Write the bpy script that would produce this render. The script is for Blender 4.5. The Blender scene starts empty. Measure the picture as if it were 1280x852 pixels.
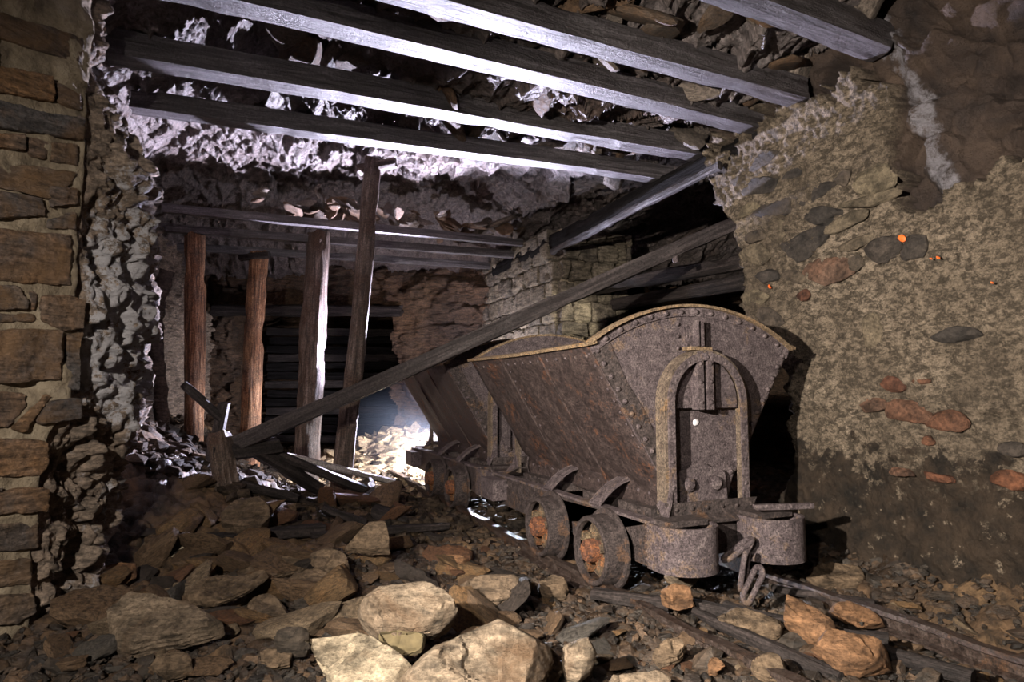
import bpy, bmesh, math, random
import numpy as np
from mathutils import Vector, Matrix, Euler
random.seed(7); RNG = np.random.default_rng(11)
SC = bpy.context.scene; COL = SC.collection; PI = math.pi
def R(d): return math.radians(d)

# ------------------------------------------------------------------ camera, world, lamps, exposure
CAM_H = 0.95; PITCH = R(4.57); FPX = 800.0
cd = bpy.data.cameras.new('camera'); cam = bpy.data.objects.new('camera', cd); COL.objects.link(cam)
cam.location = (0, 0, CAM_H); cam.rotation_euler = (R(90) + PITCH, 0, 0)
cd.sensor_width = 36; cd.lens = FPX/1280*36; cd.clip_start = 0.05
SC.camera = cam
w = bpy.data.worlds.new('world'); SC.world = w; w.use_nodes = True
w.node_tree.nodes['Background'].inputs[0].default_value = (0.55, 0.6, 1, 1)
w.node_tree.nodes['Background'].inputs[1].default_value = 0.0006
vs = SC.view_settings; vs.view_transform = 'Standard'; vs.look = 'None'; vs.exposure = 0.15; vs.gamma = 1
def lamp(name, kind, loc, power, colr, rad=0.05, target=None, cone=60, blend=0.5):
    l = bpy.data.lights.new(name, kind); l.energy = power; l.color = colr; l.shadow_soft_size = rad
    o = bpy.data.objects.new(name, l); COL.objects.link(o); o.location = loc
    if kind == 'SPOT': l.spot_size = R(cone); l.spot_blend = blend
    if target: o.rotation_euler = (Vector(target)-Vector(loc)).to_track_quat('-Z', 'Y').to_euler()
    return o
# hand lamp left of the photographer, aimed at the wagon and the plastered wall
lamp('key_lamp', 'SPOT', (-1.35, 0.1, 1.45), 1650, (1, .91, .79), .03, (1.6, 3.5, .75), 80, 1)
# unseen fill light added beside the camera to lift the foreground and left wall
lamp('fill_light', 'SPOT', (-0.75, -0.6, 1.75), 480, (1, .91, .80), .04, (-1.0, 3.1, .2), 92, 1)
# bright cool lamp raised behind the second wagon, thrown up at the roof and towards the photographer
lamp('back_lamp', 'SPOT', (-0.74, 7.7, 1.13), 3900, (.78, .76, 1), .04, (-1.45, 3.6, 2.6), 98, .45)
# second lamp low on the floor behind the wagon
lamp('floor_lamp', 'SPOT', (-0.62, 7.45, .42), 420, (.95, .93, 1), .05, (-1.15, 7.6, -.1), 146, .3)
# unseen spot added low behind the rear wagon to brighten the floor under both
lamp('under_fill_light', 'SPOT', (-.66, 7.2, .13), 620, (.86, .88, 1), .02, (-.1, 4.9, -.03), 34, .4)
# unseen point light added near the raised lamp to brighten the rear beams
lamp('spill_fill_light', 'POINT', (-.64, 7.6, .95), 110, (.86, .85, 1), .04)
# unseen spot added in the side passage to brighten the masonry pillar
lamp('pillar_fill_light', 'SPOT', (1.9, 4.9, 1.5), 260, (1, .92, .74), .03, (.60, 6.95, 1.72), 17, .4)

# ------------------------------------------------------------------ pixel -> world helpers
CT, ST = math.cos(PITCH), math.sin(PITCH)
def ray(px, py):
    x = (px-640)/FPX; y = (426-py)/FPX
    return Vector((x, CT-y*ST, ST+y*CT))
def atY(px, py, Y):
    d = ray(px, py); return Vector((0, 0, CAM_H)) + d*(Y/d.y)
def onz(px, py, z):
    d = ray(px, py); return Vector((0, 0, CAM_H)) + d*((z-CAM_H)/d.z)
def onplane(px, py, p0, n):
    d = ray(px, py); n = Vector(n); c = Vector((0, 0, CAM_H))
    return c + d*((Vector(p0)-c).dot(n)/d.dot(n))
TO = Vector((0.38, 3.23, 0)); TU = Vector((-.391, .9204, 0)); TV = Vector((.9204, .391, 0)); TROT = math.atan2(.391, .9204)
def tw(v, u, z=0): return TO + TV*v + TU*u + Vector((0, 0, z))

# ------------------------------------------------------------------ numpy noise
def _h(ix, iy, iz, s):
    with np.errstate(over='ignore'):
        h = (ix.astype(np.uint32)*np.uint32(374761393) + iy.astype(np.uint32)*np.uint32(668265263)
             + iz.astype(np.uint32)*np.uint32(2147483647) + np.uint32(s*1274126177 & 0xffffffff))
        h = (h ^ (h >> np.uint32(13)))*np.uint32(1274126177)
        h = (h ^ (h >> np.uint32(16)))*np.uint32(2246822519)
        h = h ^ (h >> np.uint32(15))
    return (h & np.uint32(0xffffff)).astype(np.float64)/float(0xffffff)
def vnoise(P, s=0):
    i = np.floor(P).astype(np.int64); f = P-i; f = f*f*f*(f*(f*6-15)+10)
    r = 0
    for a in (0, 1):
        wa = f[:, 0] if a else 1-f[:, 0]
        for b in (0, 1):
            wb = f[:, 1] if b else 1-f[:, 1]
            for c in (0, 1):
                wc = f[:, 2] if c else 1-f[:, 2]
                r = r + wa*wb*wc*_h(i[:, 0]+a, i[:, 1]+b, i[:, 2]+c, s)
    return r*2-1
def fbm(P, sc=1, o=4, s=0, g=.5):
    P = np.asarray(P, float)*sc; r = np.zeros(len(P)); a = 1.; t = 0.
    for k in range(o):
        r += a*vnoise(P+k*17.3, s+k); t += a; a *= g; P = P*2.03
    return r/t
def facets(A, B, s=0):
    """2D Voronoi plates: returns (per-plate random, tilted plane, edge distance)."""
    ia, ib = np.floor(A).astype(np.int64), np.floor(B).astype(np.int64); z = np.zeros_like(ia)
    f1 = np.full(A.shape, 9.); f2 = f1.copy(); rid = np.zeros(A.shape); pl = np.zeros(A.shape)
    for da in (-1, 0, 1):
        for db in (-1, 0, 1):
            ca, cb = ia+da, ib+db
            dx = A-(ca+_h(ca, cb, z, s)); dy = B-(cb+_h(ca, cb, z, s+1)); d = np.hypot(dx, dy)
            n = d < f1
            f2 = np.where(n, f1, np.minimum(f2, d)); f1 = np.where(n, d, f1)
            r = _h(ca, cb, z, s+2); rid = np.where(n, r, rid)
            pl = np.where(n, (r-.5)+(_h(ca, cb, z, s+3)-.5)*dx*1.6+(_h(ca, cb, z, s+4)-.5)*dy*1.6, pl)
    return rid, pl, f2-f1
def sstep(x, a, b):
    t = np.clip((x-a)/(b-a), 0, 1); return t*t*(3-2*t)

# ------------------------------------------------------------------ materials
def newmat(name):
    m = bpy.data.materials.new(name); m.use_nodes = True; nt = m.node_tree
    return m, nt, nt.nodes['Principled BSDF']
def nd(nt, t, **k):
    n = nt.nodes.new(t)
    for a, v in k.items(): setattr(n, a, v)
    return n
def noise(nt, vec, sc, det=6, rough=.6, dist=0):
    n = nd(nt, 'ShaderNodeTexNoise'); n.inputs['Scale'].default_value = sc; n.inputs['Detail'].default_value = det
    n.inputs['Roughness'].default_value = rough; n.inputs['Distortion'].default_value = dist
    if vec: nt.links.new(vec, n.inputs['Vector'])
    return n.outputs['Fac']
def ramp(nt, fac, stops):
    r = nd(nt, 'ShaderNodeValToRGB'); e = r.color_ramp.elements
    while len(e) < len(stops): e.new(.5)
    for q, (p, c) in zip(e, stops):
        q.position = p; q.color = (*c, 1) if hasattr(c, '__len__') else (c, c, c, 1)
    nt.links.new(fac, r.inputs[0]); return r.outputs[0]
def mix(nt, fac, a, b, mode='MIX'):
    m = nd(nt, 'ShaderNodeMix', data_type='RGBA', blend_type=mode)
    for sock, v in ((m.inputs[0], fac), (m.inputs[6], a), (m.inputs[7], b)):
        if hasattr(v, 'links'): nt.links.new(v, sock)
        else: sock.default_value = v if not hasattr(v, '__len__') else (*v, 1)
    return m.outputs[2]
def coords(nt, scale=(1, 1, 1), rnd=True, kind='Object'):
    tc = nd(nt, 'ShaderNodeTexCoord'); mp = nd(nt, 'ShaderNodeMapping'); mp.inputs['Scale'].default_value = scale
    nt.links.new(tc.outputs[kind], mp.inputs[0])
    if rnd:
        oi = nd(nt, 'ShaderNodeObjectInfo'); mu = nd(nt, 'ShaderNodeMath', operation='MULTIPLY'); mu.inputs[1].default_value = 37
        nt.links.new(oi.outputs['Random'], mu.inputs[0]); nt.links.new(mu.outputs[0], mp.inputs['Location'])
    return mp.outputs[0]
def bump(nt, bsdf, h, dist=.01, st=1, prev=None):
    b = nd(nt, 'ShaderNodeBump'); b.inputs['Distance'].default_value = dist; b.inputs['Strength'].default_value = st
    nt.links.new(h, b.inputs['Height'])
    if prev: nt.links.new(prev, b.inputs['Normal'])
    nt.links.new(b.outputs[0], bsdf.inputs['Normal']); return b.outputs[0]
def attr(nt, name): return nd(nt, 'ShaderNodeAttribute', attribute_name=name).outputs['Fac']

def rock_mat(name, cols, spots=None, rand='object', sc=(1, 1, 1), spec=.3, rough=(.55, .95), fine=.006, white=None, strata=(1, 1, 4)):
    """layered slate: cols = list of colours picked by object/attribute random; spots = stain colour"""
    m, nt, b = newmat(name); v = coords(nt, sc)
    v2 = coords(nt, strata)
    n1 = noise(nt, v, 3.5, 8, .65, .4); n2 = noise(nt, v2, 9, 8, .65); n3 = noise(nt, v, 48, 6, .75)
    k = len(cols)
    if rand == 'object': rv = nd(nt, 'ShaderNodeObjectInfo').outputs['Random']
    elif rand == 'attr': rv = attr(nt, 'tint')
    else: rv = noise(nt, v, 1.1, 2, .5)
    a = nd(nt, 'ShaderNodeMath', operation='MULTIPLY_ADD'); nt.links.new(n1, a.inputs[0]); a.inputs[1].default_value = .7; a.inputs[2].default_value = -.35
    s = nd(nt, 'ShaderNodeMath', operation='ADD'); nt.links.new(rv, s.inputs[0]); nt.links.new(a.outputs[0], s.inputs[1])
    c = ramp(nt, s.outputs[0], [(i/(k-1), cc) for i, cc in enumerate(cols)])
    c = mix(nt, 1, c, ramp(nt, n2, [(.36, .38), (.5, .95), (.66, 1.5)]), 'MULTIPLY')
    c = mix(nt, 1, c, ramp(nt, n3, [(.36, .55), (.64, 1.4)]), 'MULTIPLY')
    if spots: c = mix(nt, ramp(nt, noise(nt, v, 2.2, 6, .7, 1), [(.5, 0), (.66, .85)]), c, spots)
    if white:
        c = mix(nt, ramp(nt, mix(nt, 1, attr(nt, 'white'), ramp(nt, noise(nt, v, 15, 8, .8), [(.36, .3), (.64, 1.7)]), 'MULTIPLY'), [(.42, 0), (.6, 1)]), c, white)
    nt.links.new(c, b.inputs['Base Color'])
    nt.links.new(ramp(nt, n2, [(.3, rough[0]), (.7, rough[1])]), b.inputs['Roughness'])
    b.inputs['Specular IOR Level'].default_value = spec
    p = bump(nt, b, n2, fine*6, 1); bump(nt, b, n3, fine*1.5, 1, p)
    return m
OCH = (.30, .155, .062); BRN = (.155, .088, .044); GRY = (.125, .103, .08); TAN = (.33, .225, .13); DRK = (.04, .03, .024); RED = (.20, .085, .038)
M = {}
M['rubble'] = rock_mat('slate_rubble', [DRK, BRN, (.20, .12, .07), GRY, (.22, .15, .09), OCH, RED, BRN, TAN], spec=.35)
M['gravel'] = rock_mat('slate_gravel', [(.016, .012, .01), (.032, .021, .015), (.08, .049, .03), (.036, .025, .017), (.05, .04, .032), (.12, .07, .038), (.042, .028, .019)], rand='attr', spec=.7, rough=(.3, .7))
M['pale'] = rock_mat('pale_slab_stone', [(.11, .08, .058), (.22, .165, .115), (.32, .255, .185)], spots=(.13, .075, .04), rand='noise', fine=.007)
M['paleedge'] = rock_mat('cream_stone', [(.14, .105, .07), (.28, .22, .15), (.40, .335, .24), (.24, .18, .12)], rand='noise', spots=(.13, .085, .05), fine=.007)
M['brownslab'] = rock_mat('brown_slab_stone', [(.09, .062, .042), (.16, .11, .07), (.12, .09, .068)], rand='noise')
M['rustslab'] = rock_mat('rusty_slab_stone', [(.13, .07, .04), (.21, .11, .055), (.10, .06, .042)], rand='noise')
M['masonry'] = rock_mat('wall_stone', [(.10, .085, .082), (.21, .135, .08), (.115, .105, .105), (.28, .155, .075), (.15, .13, .12)], spots=(.24, .14, .07), spec=.35, strata=(1, 1, 6), fine=.008)
M['darkstone'] = rock_mat('dark_set_stone', [(.03, .025, .022), (.055, .042, .034), (.08, .06, .042)], spec=.4)
M['rustbrick'] = rock_mat('rust_brick', [(.09, .04, .026), (.14, .055, .028), (.10, .06, .042)], spec=.3)
M['tanstone'] = rock_mat('tan_set_stone', [(.15, .12, .08), (.11, .085, .06)], spec=.3)
M['rockwall'] = rock_mat('rough_rock', [(.06, .045, .04), (.17, .125, .095), (.28, .21, .16), (.36, .28, .22), (.18, .15, .14)], rand='noise', spec=.5, white=(.55, .53, .56), strata=(1.5, 1.5, 5), fine=.009)
M['ceil'] = rock_mat('ceiling_slate', [(.05, .03, .022), (.13, .085, .07), (.19, .15, .14), (.24, .2, .2), (.11, .06, .04)], rand='noise', spec=.7, strata=(2.5, 5, 2), fine=.014, rough=(.35, .7))
M['ceilslab'] = rock_mat('ceiling_slab_slate', [(.13, .07, .04), (.2, .12, .07), (.16, .13, .11), (.3, .24, .2)], spec=.45, rough=(.4, .85))
M['backrock'] = rock_mat('back_rock', [(.045, .034, .03), (.09, .058, .04), (.14, .08, .045), (.07, .058, .052)], rand='noise', spec=.4, strata=(1, 1, 5), fine=.012, white=(.45, .42, .38))

def mud_mat():
    m, nt, b = newmat('wet_mud'); v = coords(nt, rnd=False)
    n1 = noise(nt, v, 1.6, 6, .6, .5); n2 = noise(nt, v, 14, 8, .75); n3 = noise(nt, v, 90, 4, .7)
    c = ramp(nt, n1, [(.36, (.02, .014, .01)), (.46, (.05, .031, .019)), (.56, (.10, .058, .03)), (.66, (.15, .09, .045))])
    c = mix(nt, 1, c, ramp(nt, n2, [(.37, .3), (.63, 1.8)]), 'MULTIPLY')
    nt.links.new(c, b.inputs['Base Color']); nt.links.new(ramp(nt, n1, [(.42, .25), (.6, .8)]), b.inputs['Roughness'])
    p = bump(nt, b, n2, .03); bump(nt, b, n3, .004, 1, p); return m
M['mud'] = mud_mat()

def plaster_mat():
    m, nt, b = newmat('lime_plaster'); v = coords(nt, rnd=False); vd = coords(nt, (1, 1, 1.6), rnd=False)
    n1 = noise(nt, v, 1.8, 6, .6, .4); n2 = noise(nt, vd, 20, 10, .8, .3); n3 = noise(nt, v, 95, 4, .75)
    c = ramp(nt, n1, [(.36, (.17, .13, .095)), (.5, (.28, .218, .16)), (.64, (.38, .30, .225))])
    c = mix(nt, ramp(nt, n2, [(.45, .95), (.56, 0)]), c, (.075, .058, .042))
    c = mix(nt, 1, c, ramp(nt, n3, [(.36, .6), (.64, 1.35)]), 'MULTIPLY')
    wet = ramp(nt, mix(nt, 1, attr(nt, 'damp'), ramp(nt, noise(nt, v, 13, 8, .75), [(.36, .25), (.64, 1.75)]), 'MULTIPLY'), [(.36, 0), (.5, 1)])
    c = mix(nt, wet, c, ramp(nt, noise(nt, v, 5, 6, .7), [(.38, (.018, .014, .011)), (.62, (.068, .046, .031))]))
    # bare rock where the plaster has fallen off
    rk = ramp(nt, noise(nt, v, 4, 7, .65, .5), [(.3, (.03, .024, .024)), (.5, (.075, .052, .042)), (.7, (.14, .095, .07))])
    rk = mix(nt, ramp(nt, mix(nt, 1, attr(nt, 'white'), ramp(nt, noise(nt, v, 9, 8, .75), [(.25, .2), (.75, 1.5)]), 'MULTIPLY'), [(.4, 0), (.6, 1)]), rk, (.30, .28, .31))
    c = mix(nt, attr(nt, 'bare'), c, rk)
    nt.links.new(c, b.inputs['Base Color']); b.inputs['Roughness'].default_value = .8; b.inputs['Specular IOR Level'].default_value = .3
    p = bump(nt, b, n2, .05); p = bump(nt, b, n3, .009, 1, p); return m
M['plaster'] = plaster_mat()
def mortar_mat():
    m, nt, b = newmat('lime_mortar'); v = coords(nt, rnd=False)
    n = noise(nt, v, 12, 8, .7); n3 = noise(nt, v, 80, 4, .7)
    c = ramp(nt, n, [(.3, (.10, .078, .054)), (.5, (.24, .19, .13)), (.7, (.36, .3, .22))])
    nt.links.new(c, b.inputs['Base Color']); b.inputs['Roughness'].default_value = .9
    p = bump(nt, b, n, .03); bump(nt, b, n3, .005, 1, p); return m
M['mortar'] = mortar_mat()

def wood_mat(name, c0, c1, c2, rough=(.5, .85), stain=None, spec=.4, bdist=.012):
    m, nt, b = newmat(name); v = coords(nt, (1, 14, 14)); w2 = coords(nt, (1, 1, 1))
    n1 = noise(nt, v, 2.2, 8, .7, .6); n2 = noise(nt, w2, 3, 6, .65); n3 = noise(nt, w2, 70, 4, .7)
    c = ramp(nt, n1, [(.38, c0), (.5, c1), (.62, c2)])
    if stain: c = mix(nt, ramp(nt, n2, [(.45, 0), (.62, .9)]), c, stain)
    c = mix(nt, 1, c, ramp(nt, n3, [(.36, .5), (.64, 1.4)]), 'MULTIPLY')
    nt.links.new(c, b.inputs['Base Color']); nt.links.new(ramp(nt, n2, [(.35, rough[0]), (.65, rough[1])]), b.inputs['Roughness'])
    b.inputs['Specular IOR Level'].default_value = spec
    p = bump(nt, b, n1, bdist*1.6); bump(nt, b, n3, .006, 1, p); return m
M['beam'] = wood_mat('old_beam_timber', (.02, .015, .016), (.05, .041, .045), (.11, .096, .104), (.34, .6), spec=.9)
M['darkbeam'] = wood_mat('dark_beam_timber', (.012, .009, .009), (.026, .02, .019), (.055, .042, .04), (.5, .8), spec=.3)  # very dark brown timber with little gloss
M['post'] = wood_mat('orange_post_timber', (.06, .025, .013), (.26, .115, .052), (.46, .27, .16), stain=(.09, .06, .045))
M['greypost'] = wood_mat('grey_post_timber', (.024, .018, .015), (.085, .06, .046), (.20, .15, .125), stain=(.06, .032, .02))
M['pole'] = wood_mat('purple_brown_timber', (.02, .014, .014), (.04, .031, .031), (.07, .055, .054), (.4, .65))
M['palewood'] = wood_mat('bleached_wood', (.22, .19, .18), (.42, .38, .36), (.6, .55, .52))

def rust_mat(name, c0, c1, c2, rust, amt=.5, metal=.35, rough=(.42, .8), edge=None):
    m, nt, b = newmat(name); v = coords(nt, rnd=False)
    n1 = noise(nt, v, 4, 7, .65, .4); n2 = noise(nt, v, 24, 9, .8); n3 = noise(nt, v, 110, 4, .75)
    c = ramp(nt, n2, [(.36, c0), (.5, c1), (.64, c2)])
    c = mix(nt, ramp(nt, mix(nt, 1, ramp(nt, n1, [(.35, .2), (.7, 1.5)]), ramp(nt, n2, [(.35, .3), (.7, 1.2)]), 'MULTIPLY'), [(1-amt, 0), (min(1, 1.25-amt), .9)]), c, rust)
    c = mix(nt, 1, c, ramp(nt, n3, [(.37, .4), (.63, 1.7)]), 'MULTIPLY')
    nt.links.new(c, b.inputs['Base Color']); nt.links.new(ramp(nt, n2, [(.3, rough[0]), (.7, rough[1])]), b.inputs['Roughness'])
    b.inputs['Metallic'].default_value = metal
    p = bump(nt, b, n2, .012); bump(nt, b, n3, .005, 1, p); return m
M['iron'] = rust_mat('purple_rusted_iron', (.045, .033, .036), (.105, .08, .085), (.175, .14, .14), (.15, .10, .07), .32)
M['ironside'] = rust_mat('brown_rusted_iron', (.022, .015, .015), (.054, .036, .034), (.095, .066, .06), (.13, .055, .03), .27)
M['irondark'] = rust_mat('dark_wet_iron', (.02, .015, .014), (.055, .041, .04), (.105, .08, .075), (.11, .06, .035), .28)
M['irontan'] = rust_mat('ochre_rusted_edge', (.10, .065, .04), (.20, .135, .08), (.28, .20, .12), (.22, .12, .05), .3, .1, (.6, .9))
M['ironwarm'] = rust_mat('warm_rusted_strap', (.06, .042, .034), (.135, .10, .075), (.2, .155, .115), (.2, .12, .06), .3, .2)
M['hub'] = rust_mat('orange_rusted_hub', (.04, .02, .014), (.13, .05, .026), (.23, .09, .04), (.24, .085, .03), .5, .1, (.6, .9))
M['wheelface'] = rust_mat('ochre_black_wheel', (.025, .018, .014), (.10, .07, .045), (.34, .25, .15), (.26, .10, .035), .34, .2)
M['rail'] = rust_mat('rusted_rail', (.03, .02, .017), (.07, .048, .04), (.14, .11, .10), (.13, .07, .04), .35, .6, (.25, .55))
def flat_mat(name, c, r=.6):
    m, nt, b = newmat(name); v = coords(nt)
    nt.links.new(ramp(nt, noise(nt, v, 40, 4, .6), [(.3, tuple(x*.6 for x in c)), (.7, c)]), b.inputs['Base Color']); b.inputs['Roughness'].default_value = r; return m
M['blackbeam'] = wood_mat('near_black_timber', (.005, .004, .004), (.009, .008, .008), (.02, .017, .018), (.7, .95), spec=.1)  # near-black matt timber for the stringer and most lagging planks
M['ribrock'] = rock_mat('dark_rib_rock', [(.03, .024, .022), (.06, .045, .038), (.10, .07, .05)], rand='noise', spec=.3)
M['paint'] = flat_mat('orange_spray_paint', (.9, .16, .02))
M['pillarstone'] = rock_mat('pillar_stone', [(.16, .13, .095), (.24, .2, .15), (.12, .10, .08), (.3, .25, .18)], fine=.01)
M['debris'] = rock_mat('shaded_far_debris', [(.02, .016, .013), (.04, .03, .022), (.07, .05, .035), (.03, .022, .018), (.09, .06, .035)], rand='attr', spec=.15, rough=(.6, .95))  # darkened stone colours paint the shade over the left mound
M['heap'] = rock_mat('pale_heap_rubble', [(.3, .22, .13), (.42, .33, .2), (.25, .18, .12), (.5, .4, .26)], rand='attr')  # pale colours; on the far gravel they paint the lamplit floor
M['white'] = flat_mat('white_mineral_crust', (.75, .72, .76), .5)
M['yellow'] = flat_mat('yellow_ochre_crust', (.11, .082, .038), .9)

# ------------------------------------------------------------------ mesh helpers
def mesh_np(name, V, F, smooth=False, attrs=None):
    me = bpy.data.meshes.new(name); V = np.ascontiguousarray(V, dtype=np.float32); F = np.ascontiguousarray(F, dtype=np.int32)
    k = F.shape[1]; me.vertices.add(len(V)); me.vertices.foreach_set('co', V.ravel())
    me.loops.add(F.size); me.loops.foreach_set('vertex_index', F.ravel())
    me.polygons.add(len(F)); me.polygons.foreach_set('loop_start', np.arange(0, F.size, k, dtype=np.int32))
    me.polygons.foreach_set('loop_total', np.full(len(F), k, np.int32))
    me.polygons.foreach_set('use_smooth', np.full(len(F), smooth))
    for n, a in (attrs or {}).items():
        me.attributes.new(n, 'FLOAT', 'POINT').data.foreach_set('value', np.asarray(a, np.float32))
    me.update(); me.validate(); return me
def link(name, me, mat, parent=None, M4=None):
    o = bpy.data.objects.new(name, me); COL.objects.link(o)
    if mat and not me.materials: me.materials.append(mat)
    if parent: o.parent = parent
    if M4 is not None: o.matrix_local = M4
    return o
def tag(o, label=None, cat=None, group=None, kind=None):
    if label: o['label'] = label
    if cat: o['category'] = cat
    if group: o['group'] = group
    if kind: o['kind'] = kind
    return o
def empty(name, loc=(0, 0, 0), rz=0):
    o = bpy.data.objects.new(name, None); COL.objects.link(o); o.location = loc; o.rotation_euler = (0, 0, rz); return o
def copy_tree(o, parent=None):
    c = o.copy(); COL.objects.link(c); c.parent = parent
    for ch in list(o.children): copy_tree(ch, c)
    return c
def gridf(na, nb):
    i = np.arange((na-1)*(nb-1)); a, b = i//(nb-1), i % (nb-1); q = a*nb+b
    return np.stack([q, q+nb, q+nb+1, q+1], 1)
def me_bm(name, bm, smooth=None):
    bmesh.ops.recalc_face_normals(bm, faces=bm.faces)
    me = bpy.data.meshes.new(name); bm.to_mesh(me); bm.free()
    if smooth is not None:
        me.polygons.foreach_set('use_smooth', np.full(len(me.polygons), True))
        if smooth: me.set_sharp_from_angle(angle=R(smooth))
    return me
def verts_np(me):
    a = np.empty(len(me.vertices)*3, np.float32); me.vertices.foreach_get('co', a); return a.reshape(-1, 3).astype(float)
def norms_np(me):
    a = np.empty(len(me.vertices)*3, np.float32); me.vertices.foreach_get('normal', a); return a.reshape(-1, 3).astype(float)
def set_verts(me, V): me.vertices.foreach_set('co', V.astype(np.float32).ravel()); me.update()
def box(bm, x0, x1, y0, y1, z0, z1):
    vs_ = [bm.verts.new(p) for p in ((x0, y0, z0), (x1, y0, z0), (x1, y1, z0), (x0, y1, z0), (x0, y0, z1), (x1, y0, z1), (x1, y1, z1), (x0, y1, z1))]
    for f in ((3, 2, 1, 0), (4, 5, 6, 7), (0, 1, 5, 4), (1, 2, 6, 5), (2, 3, 7, 6), (3, 0, 4, 7)): bm.faces.new([vs_[i] for i in f])
def prism(bm, pts, d):
    """closed polygon (3D pts) extruded by vector d"""
    d = Vector(d); a = [bm.verts.new(p) for p in pts]; b = [bm.verts.new(Vector(p)+d) for p in pts]; n = len(pts)
    bm.faces.new(a); bm.faces.new(b[::-1])
    for i in range(n): bm.faces.new((a[i], b[i], b[(i+1) % n], a[(i+1) % n]))
def band(bm, path, wdir, wd, th_n=None, th=.01):
    """strip following path, width vector wdir*wd, thickness th towards th_n(i)"""
    n = len(path); wd = Vector(wdir)*wd; rows = []
    for i, p in enumerate(path):
        p = Vector(p); t = (Vector(path[min(i+1, n-1)])-Vector(path[max(i-1, 0)])).normalized()
        nn = t.cross(Vector(wdir)).normalized()*th
        rows.append([bm.verts.new(q) for q in (p, p+wd, p+wd+nn, p+nn)])
    for i in range(n-1):
        for k in range(4): bm.faces.new((rows[i][k], rows[i][(k+1) % 4], rows[i+1][(k+1) % 4], rows[i+1][k]))
    bm.faces.new(rows[0]); bm.faces.new(rows[-1][::-1])
def lathe(bm, prof, axis='X', seg=32, c=(0, 0, 0), cap=True):
    """prof = [(along, radius)], revolved about axis through c"""
    rings = []
    for a, r in prof:
        ring = []
        for k in range(seg):
            t = 2*PI*k/seg; p = (a, r*math.cos(t), r*math.sin(t))
            if axis == 'Y': p = (p[1], p[0], p[2])
            if axis == 'Z': p = (p[1], p[2], p[0])
            ring.append(bm.verts.new(Vector(p)+Vector(c)))
        rings.append(ring)
    for i in range(len(rings)-1):
        for k in range(seg): bm.faces.new((rings[i][k], rings[i][(k+1) % seg], rings[i+1][(k+1) % seg], rings[i+1][k]))
    if cap: bm.faces.new(rings[0][::-1]); bm.faces.new(rings[-1])
def dome(bm, c, n, r, h=.5):
    """rivet head"""
    n = Vector(n).normalized(); t = n.orthogonal().normalized(); s = n.cross(t); c = Vector(c); rings = []
    for rr, hh in ((1, 0), (.85, .55), (.45, .92)):
        rings.append([bm.verts.new(c+(t*math.cos(2*PI*k/7)+s*math.sin(2*PI*k/7))*r*rr+n*r*h*hh*1.4) for k in range(7)])
    for i in range(2):
        for k in range(7): bm.faces.new((rings[i][k], rings[i][(k+1) % 7], rings[i+1][(k+1) % 7], rings[i+1][k]))
    bm.faces.new(rings[2])

# ground height
def G_np(X, Y):
    rx, ry = X-TO.x, Y-TO.y; v = rx*TV.x+ry*TV.y; u = rx*TU.x+ry*TU.y
    z = -.05+.86*sstep(-v, .85, 2.85)*sstep(Y, 2.8, 5.3)
    z += .05*sstep(-v, .2, .9)*sstep(2.9-Y, -1.2, .6)
    z += .20*sstep(v, 1.1, 1.6)*sstep(-u, -1.2, .3)
    z += .42*np.exp(-(((X+1.55)/.8)**2+((Y-9.1)/.9)**2))
    z += .12*np.exp(-(((X+1.5)/.7)**2+((Y-5.2)/.6)**2))
    near = np.exp(-((v-.5)/.75)**2)
    P = np.stack([X.ravel(), Y.ravel(), np.zeros(X.size)], 1)
    n = fbm(P, 1.1, 4, 3).reshape(X.shape)*.09+fbm(P, 6, 3, 9).reshape(X.shape)*.025
    return z+n*(1-.6*near)
def G(x, y): return float(G_np(np.array([float(x)]), np.array([float(y)]))[0])

# ------------------------------------------------------------------ setting: floor
def make_floor():
    def sheet(name, x0, x1, nx, y0, y1, ny, amp):
        xs, ys = np.linspace(x0, x1, nx), np.linspace(y0, y1, ny); X, Y = np.meshgrid(xs, ys, indexing='ij')
        Z = G_np(X, Y); P = np.stack([X.ravel(), Y.ravel(), np.zeros(X.size)], 1)
        rid, pl, e = facets(X*9+fbm(P, 3, 2, 50).reshape(X.shape), Y*12, 5)
        Z = Z+amp*(pl*.05-.03*np.exp(-e*9))+fbm(P, 22, 3, 31).reshape(X.shape)*.012*amp
        return mesh_np(name, np.stack([X.ravel(), Y.ravel(), Z.ravel()], 1), gridf(nx, ny), True)
    fl = link('floor', sheet('floor', -5.6, 5.4, 620, .9, 12.6, 620, 1), M['mud']); tag(fl, kind='structure')
    f2 = link('ground', sheet('ground', -5.6, 5.4, 80, -3.2, .9, 40, 0), M['mud'], fl); tag(f2, kind='structure')
    return fl
floor = make_floor()

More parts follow.
